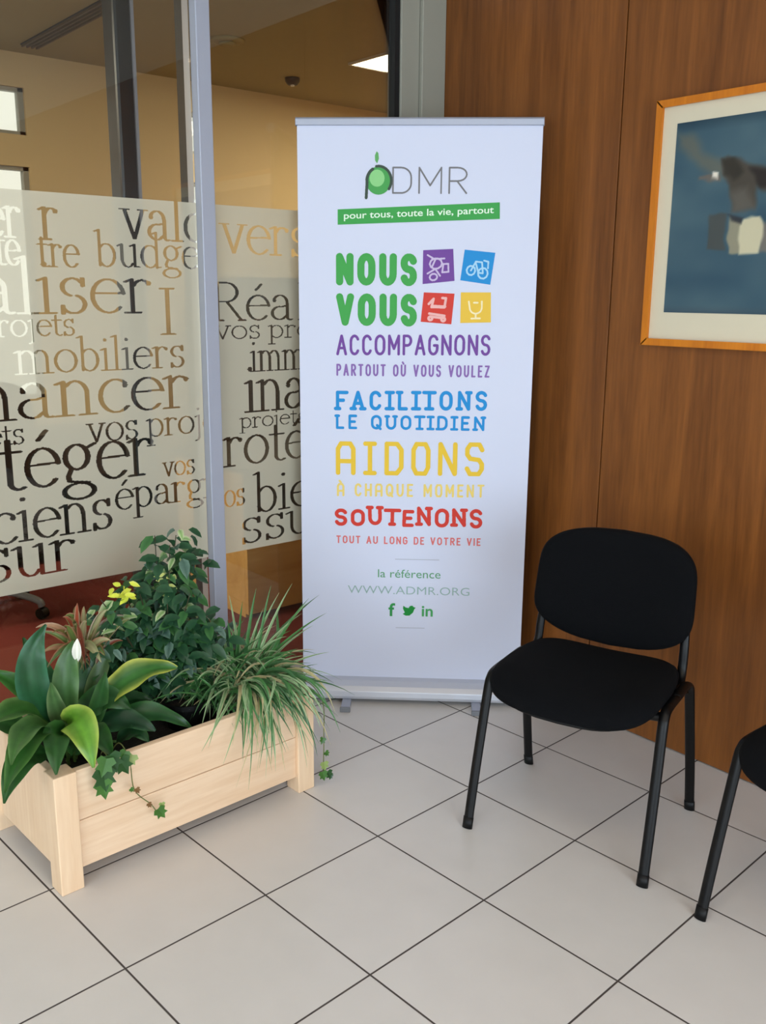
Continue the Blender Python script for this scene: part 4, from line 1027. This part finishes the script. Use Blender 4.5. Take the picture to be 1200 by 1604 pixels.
# long upright and reaching blades
for p2 in [(0.50, -1.185, 0.63), (0.5, -1.235, 0.60), (0.5, -1.05, 0.62), (0.52, -1.0, 0.565), (0.5, -0.945, 0.56), (0.52, -0.93, 0.50), (0.5, -1.10, 0.60), (0.48, -1.27, 0.62), (0.5, -0.99, 0.545), (0.56, -0.95, 0.38), (0.5, -1.16, 0.56), (0.52, -1.03, 0.52), (0.5, -1.29, 0.55), (0.6, -0.98, 0.30), (0.5, -1.13, 0.63), (0.5, -0.97, 0.46)]:
    p2 = V3(p2) - org; b0 = V3((rnd.gauss(0, .02), rnd.gauss(0, .03), 0.03))
    blade(b0, b0 * .4 + p2 * .55 + V3((0, 0, .05)), p2, rnd.uniform(.010, .014))
# blades hanging over the front board
for k in range(95):
    y = rnd.gauss(-0.03, 0.09); b0 = V3((rnd.gauss(.02, .03), rnd.gauss(-.02, .05), 0.03))
    y = max(-0.22, min(0.15, y)); zt = rnd.uniform(-0.11, 0.075) if rnd.random() < .6 else rnd.uniform(0.02, 0.10)
    xo = 0.262 + rnd.uniform(0, .06); ya = y + rnd.gauss(0, .05)
    blade(b0, V3((0.20 + rnd.uniform(0, .06), y * .6 + rnd.gauss(0, .03), 0.17 + rnd.uniform(0, .10))), V3((xo, ya, zt)), rnd.uniform(.008, .015), 0.15)
for k in range(110):
    a = rnd.uniform(0, 2 * PI); ln = rnd.uniform(.14, .26); h = V3((math.cos(a), math.sin(a) * 1.2, 0))
    b0 = V3((rnd.gauss(0, .04), rnd.gauss(-.02, .06), 0.03)); el = rnd.uniform(.35, .9)
    p2 = b0 + h * ln * .55 + V3((0, 0, ln * el)); p2.x = max(p2.x, -.3)
    blade(b0, b0 + h * ln * .2 + V3((0, 0, ln * .7)), p2, rnd.uniform(.009, .014), 0.06)
# curled leaves lying over the soil and the bush side
for k in range(60):
    a = rnd.uniform(PI * 0.9, PI * 1.75); ln = rnd.uniform(.12, .26)
    b0 = V3((rnd.gauss(0, .03), rnd.gauss(0, .04), 0.04)); h = V3((math.cos(a) * .6, math.sin(a), 0))
    blade(b0, b0 + h * ln * .5 + V3((0, 0, rnd.uniform(.10, .2))), b0 + h * ln + V3((rnd.gauss(0, .03), 0, rnd.uniform(0, .12))), rnd.uniform(.008, .014), 0.25)
mb.build('foliage', M['leaf'], t, smooth=True, colors=True)


# trailing ivy: lobed leaves on thin stems
def ivy_leaf(mb, p, d, nrm, size, ca):
    d = V3(d).normalized(); nrm = V3(nrm); s = d.cross(nrm).normalized(); u = s.cross(d).normalized()
    out = [(0, 0), (.30, -.12), (.52, .12), (.34, .34), (.46, .62), (.20, .62), (0, 1.0), (-.20, .62), (-.46, .62), (-.34, .34), (-.52, .12), (-.30, -.12)]
    vs = [V3(p) + d * b_ * size + s * a_ * size + u * (abs(a_) * .25 * size) for a_, b_ in out]
    vs.append(V3(p) + d * .35 * size)
    o = len(mb.v); mb.v += [tuple(v) for v in vs]
    mb.c += [tuple(x * 1.15 for x in ca)] * 12 + [ca]
    mb.f += [(o + 12, o + k, o + (k + 1) % 12) for k in range(12)]


def ivy(name_label, stems, leaves, base):
    t = empty('trailing_ivy', base); tag(t, name_label, 'ivy', 'trailing ivy'); org = V3(base)
    st = MB()
    for s in stems: st.tube([V3(p) - org for p in s], 0.0016, n=6, c=L3((120, 128, 70)))
    st.build('stem', M['leaf'], t, smooth=True, colors=True)
    mb = MB()
    for p, sz, c in leaves:
        a = rnd.uniform(-.7, .7); ivy_leaf(mb, V3(p) - org, (0.15, math.sin(a), -math.cos(a)), (1, -.25, .35), sz, L3(c))
    mb.build('foliage', M['leaf'], t, smooth=False, colors=True)


dk, md, pale, brn = (38, 78, 32), (66, 112, 44), (140, 160, 90), (120, 88, 50)
ivy('short ivy stem with dark and pale leaves hanging over the planter front at left',
    [[(0.60, -1.76, 0.27), (0.69, -1.785, 0.35), (0.742, -1.79, 0.34), (0.745, -1.81, 0.28)],
     [(0.60, -1.74, 0.27), (0.69, -1.74, 0.36), (0.742, -1.735, 0.33), (0.74, -1.725, 0.24), (0.74, -1.68, 0.18), (0.742, -1.665, 0.15)]],
    [((0.748, -1.79, 0.365), .055, dk), ((0.750, -1.765, 0.345), .05, dk), ((0.750, -1.81, 0.33), .06, dk), ((0.752, -1.815, 0.30), .05, md), ((0.752, -1.80, 0.36), .05, md),
     ((0.748, -1.728, 0.345), .035, pale), ((0.745, -1.745, 0.36), .03, md), ((0.745, -1.722, 0.245), .018, brn), ((0.745, -1.738, 0.25), .014, md), ((0.745, -1.69, 0.19), .016, brn), ((0.748, -1.665, 0.165), .036, md), ((0.746, -1.652, 0.178), .018, pale)],
    (0.60, -1.75, 0.256))
ivy('thin ivy strand hanging down beside the right end post of the planter',
    [[(0.62, -1.16, 0.27), (0.66, -1.125, 0.36), (0.70, -1.082, 0.30), (0.695, -1.072, 0.18), (0.695, -1.075, 0.07), (0.695, -1.08, 0.035)]],
    [((0.70, -1.078, 0.17), .022, md), ((0.70, -1.070, 0.12), .02, md), ((0.698, -1.075, 0.085), .03, pale), ((0.70, -1.082, 0.055), .032, md), ((0.70, -1.062, 0.05), .03, dk), ((0.70, -1.05, 0.035), .018, dk)],
    (0.62, -1.16, 0.256))
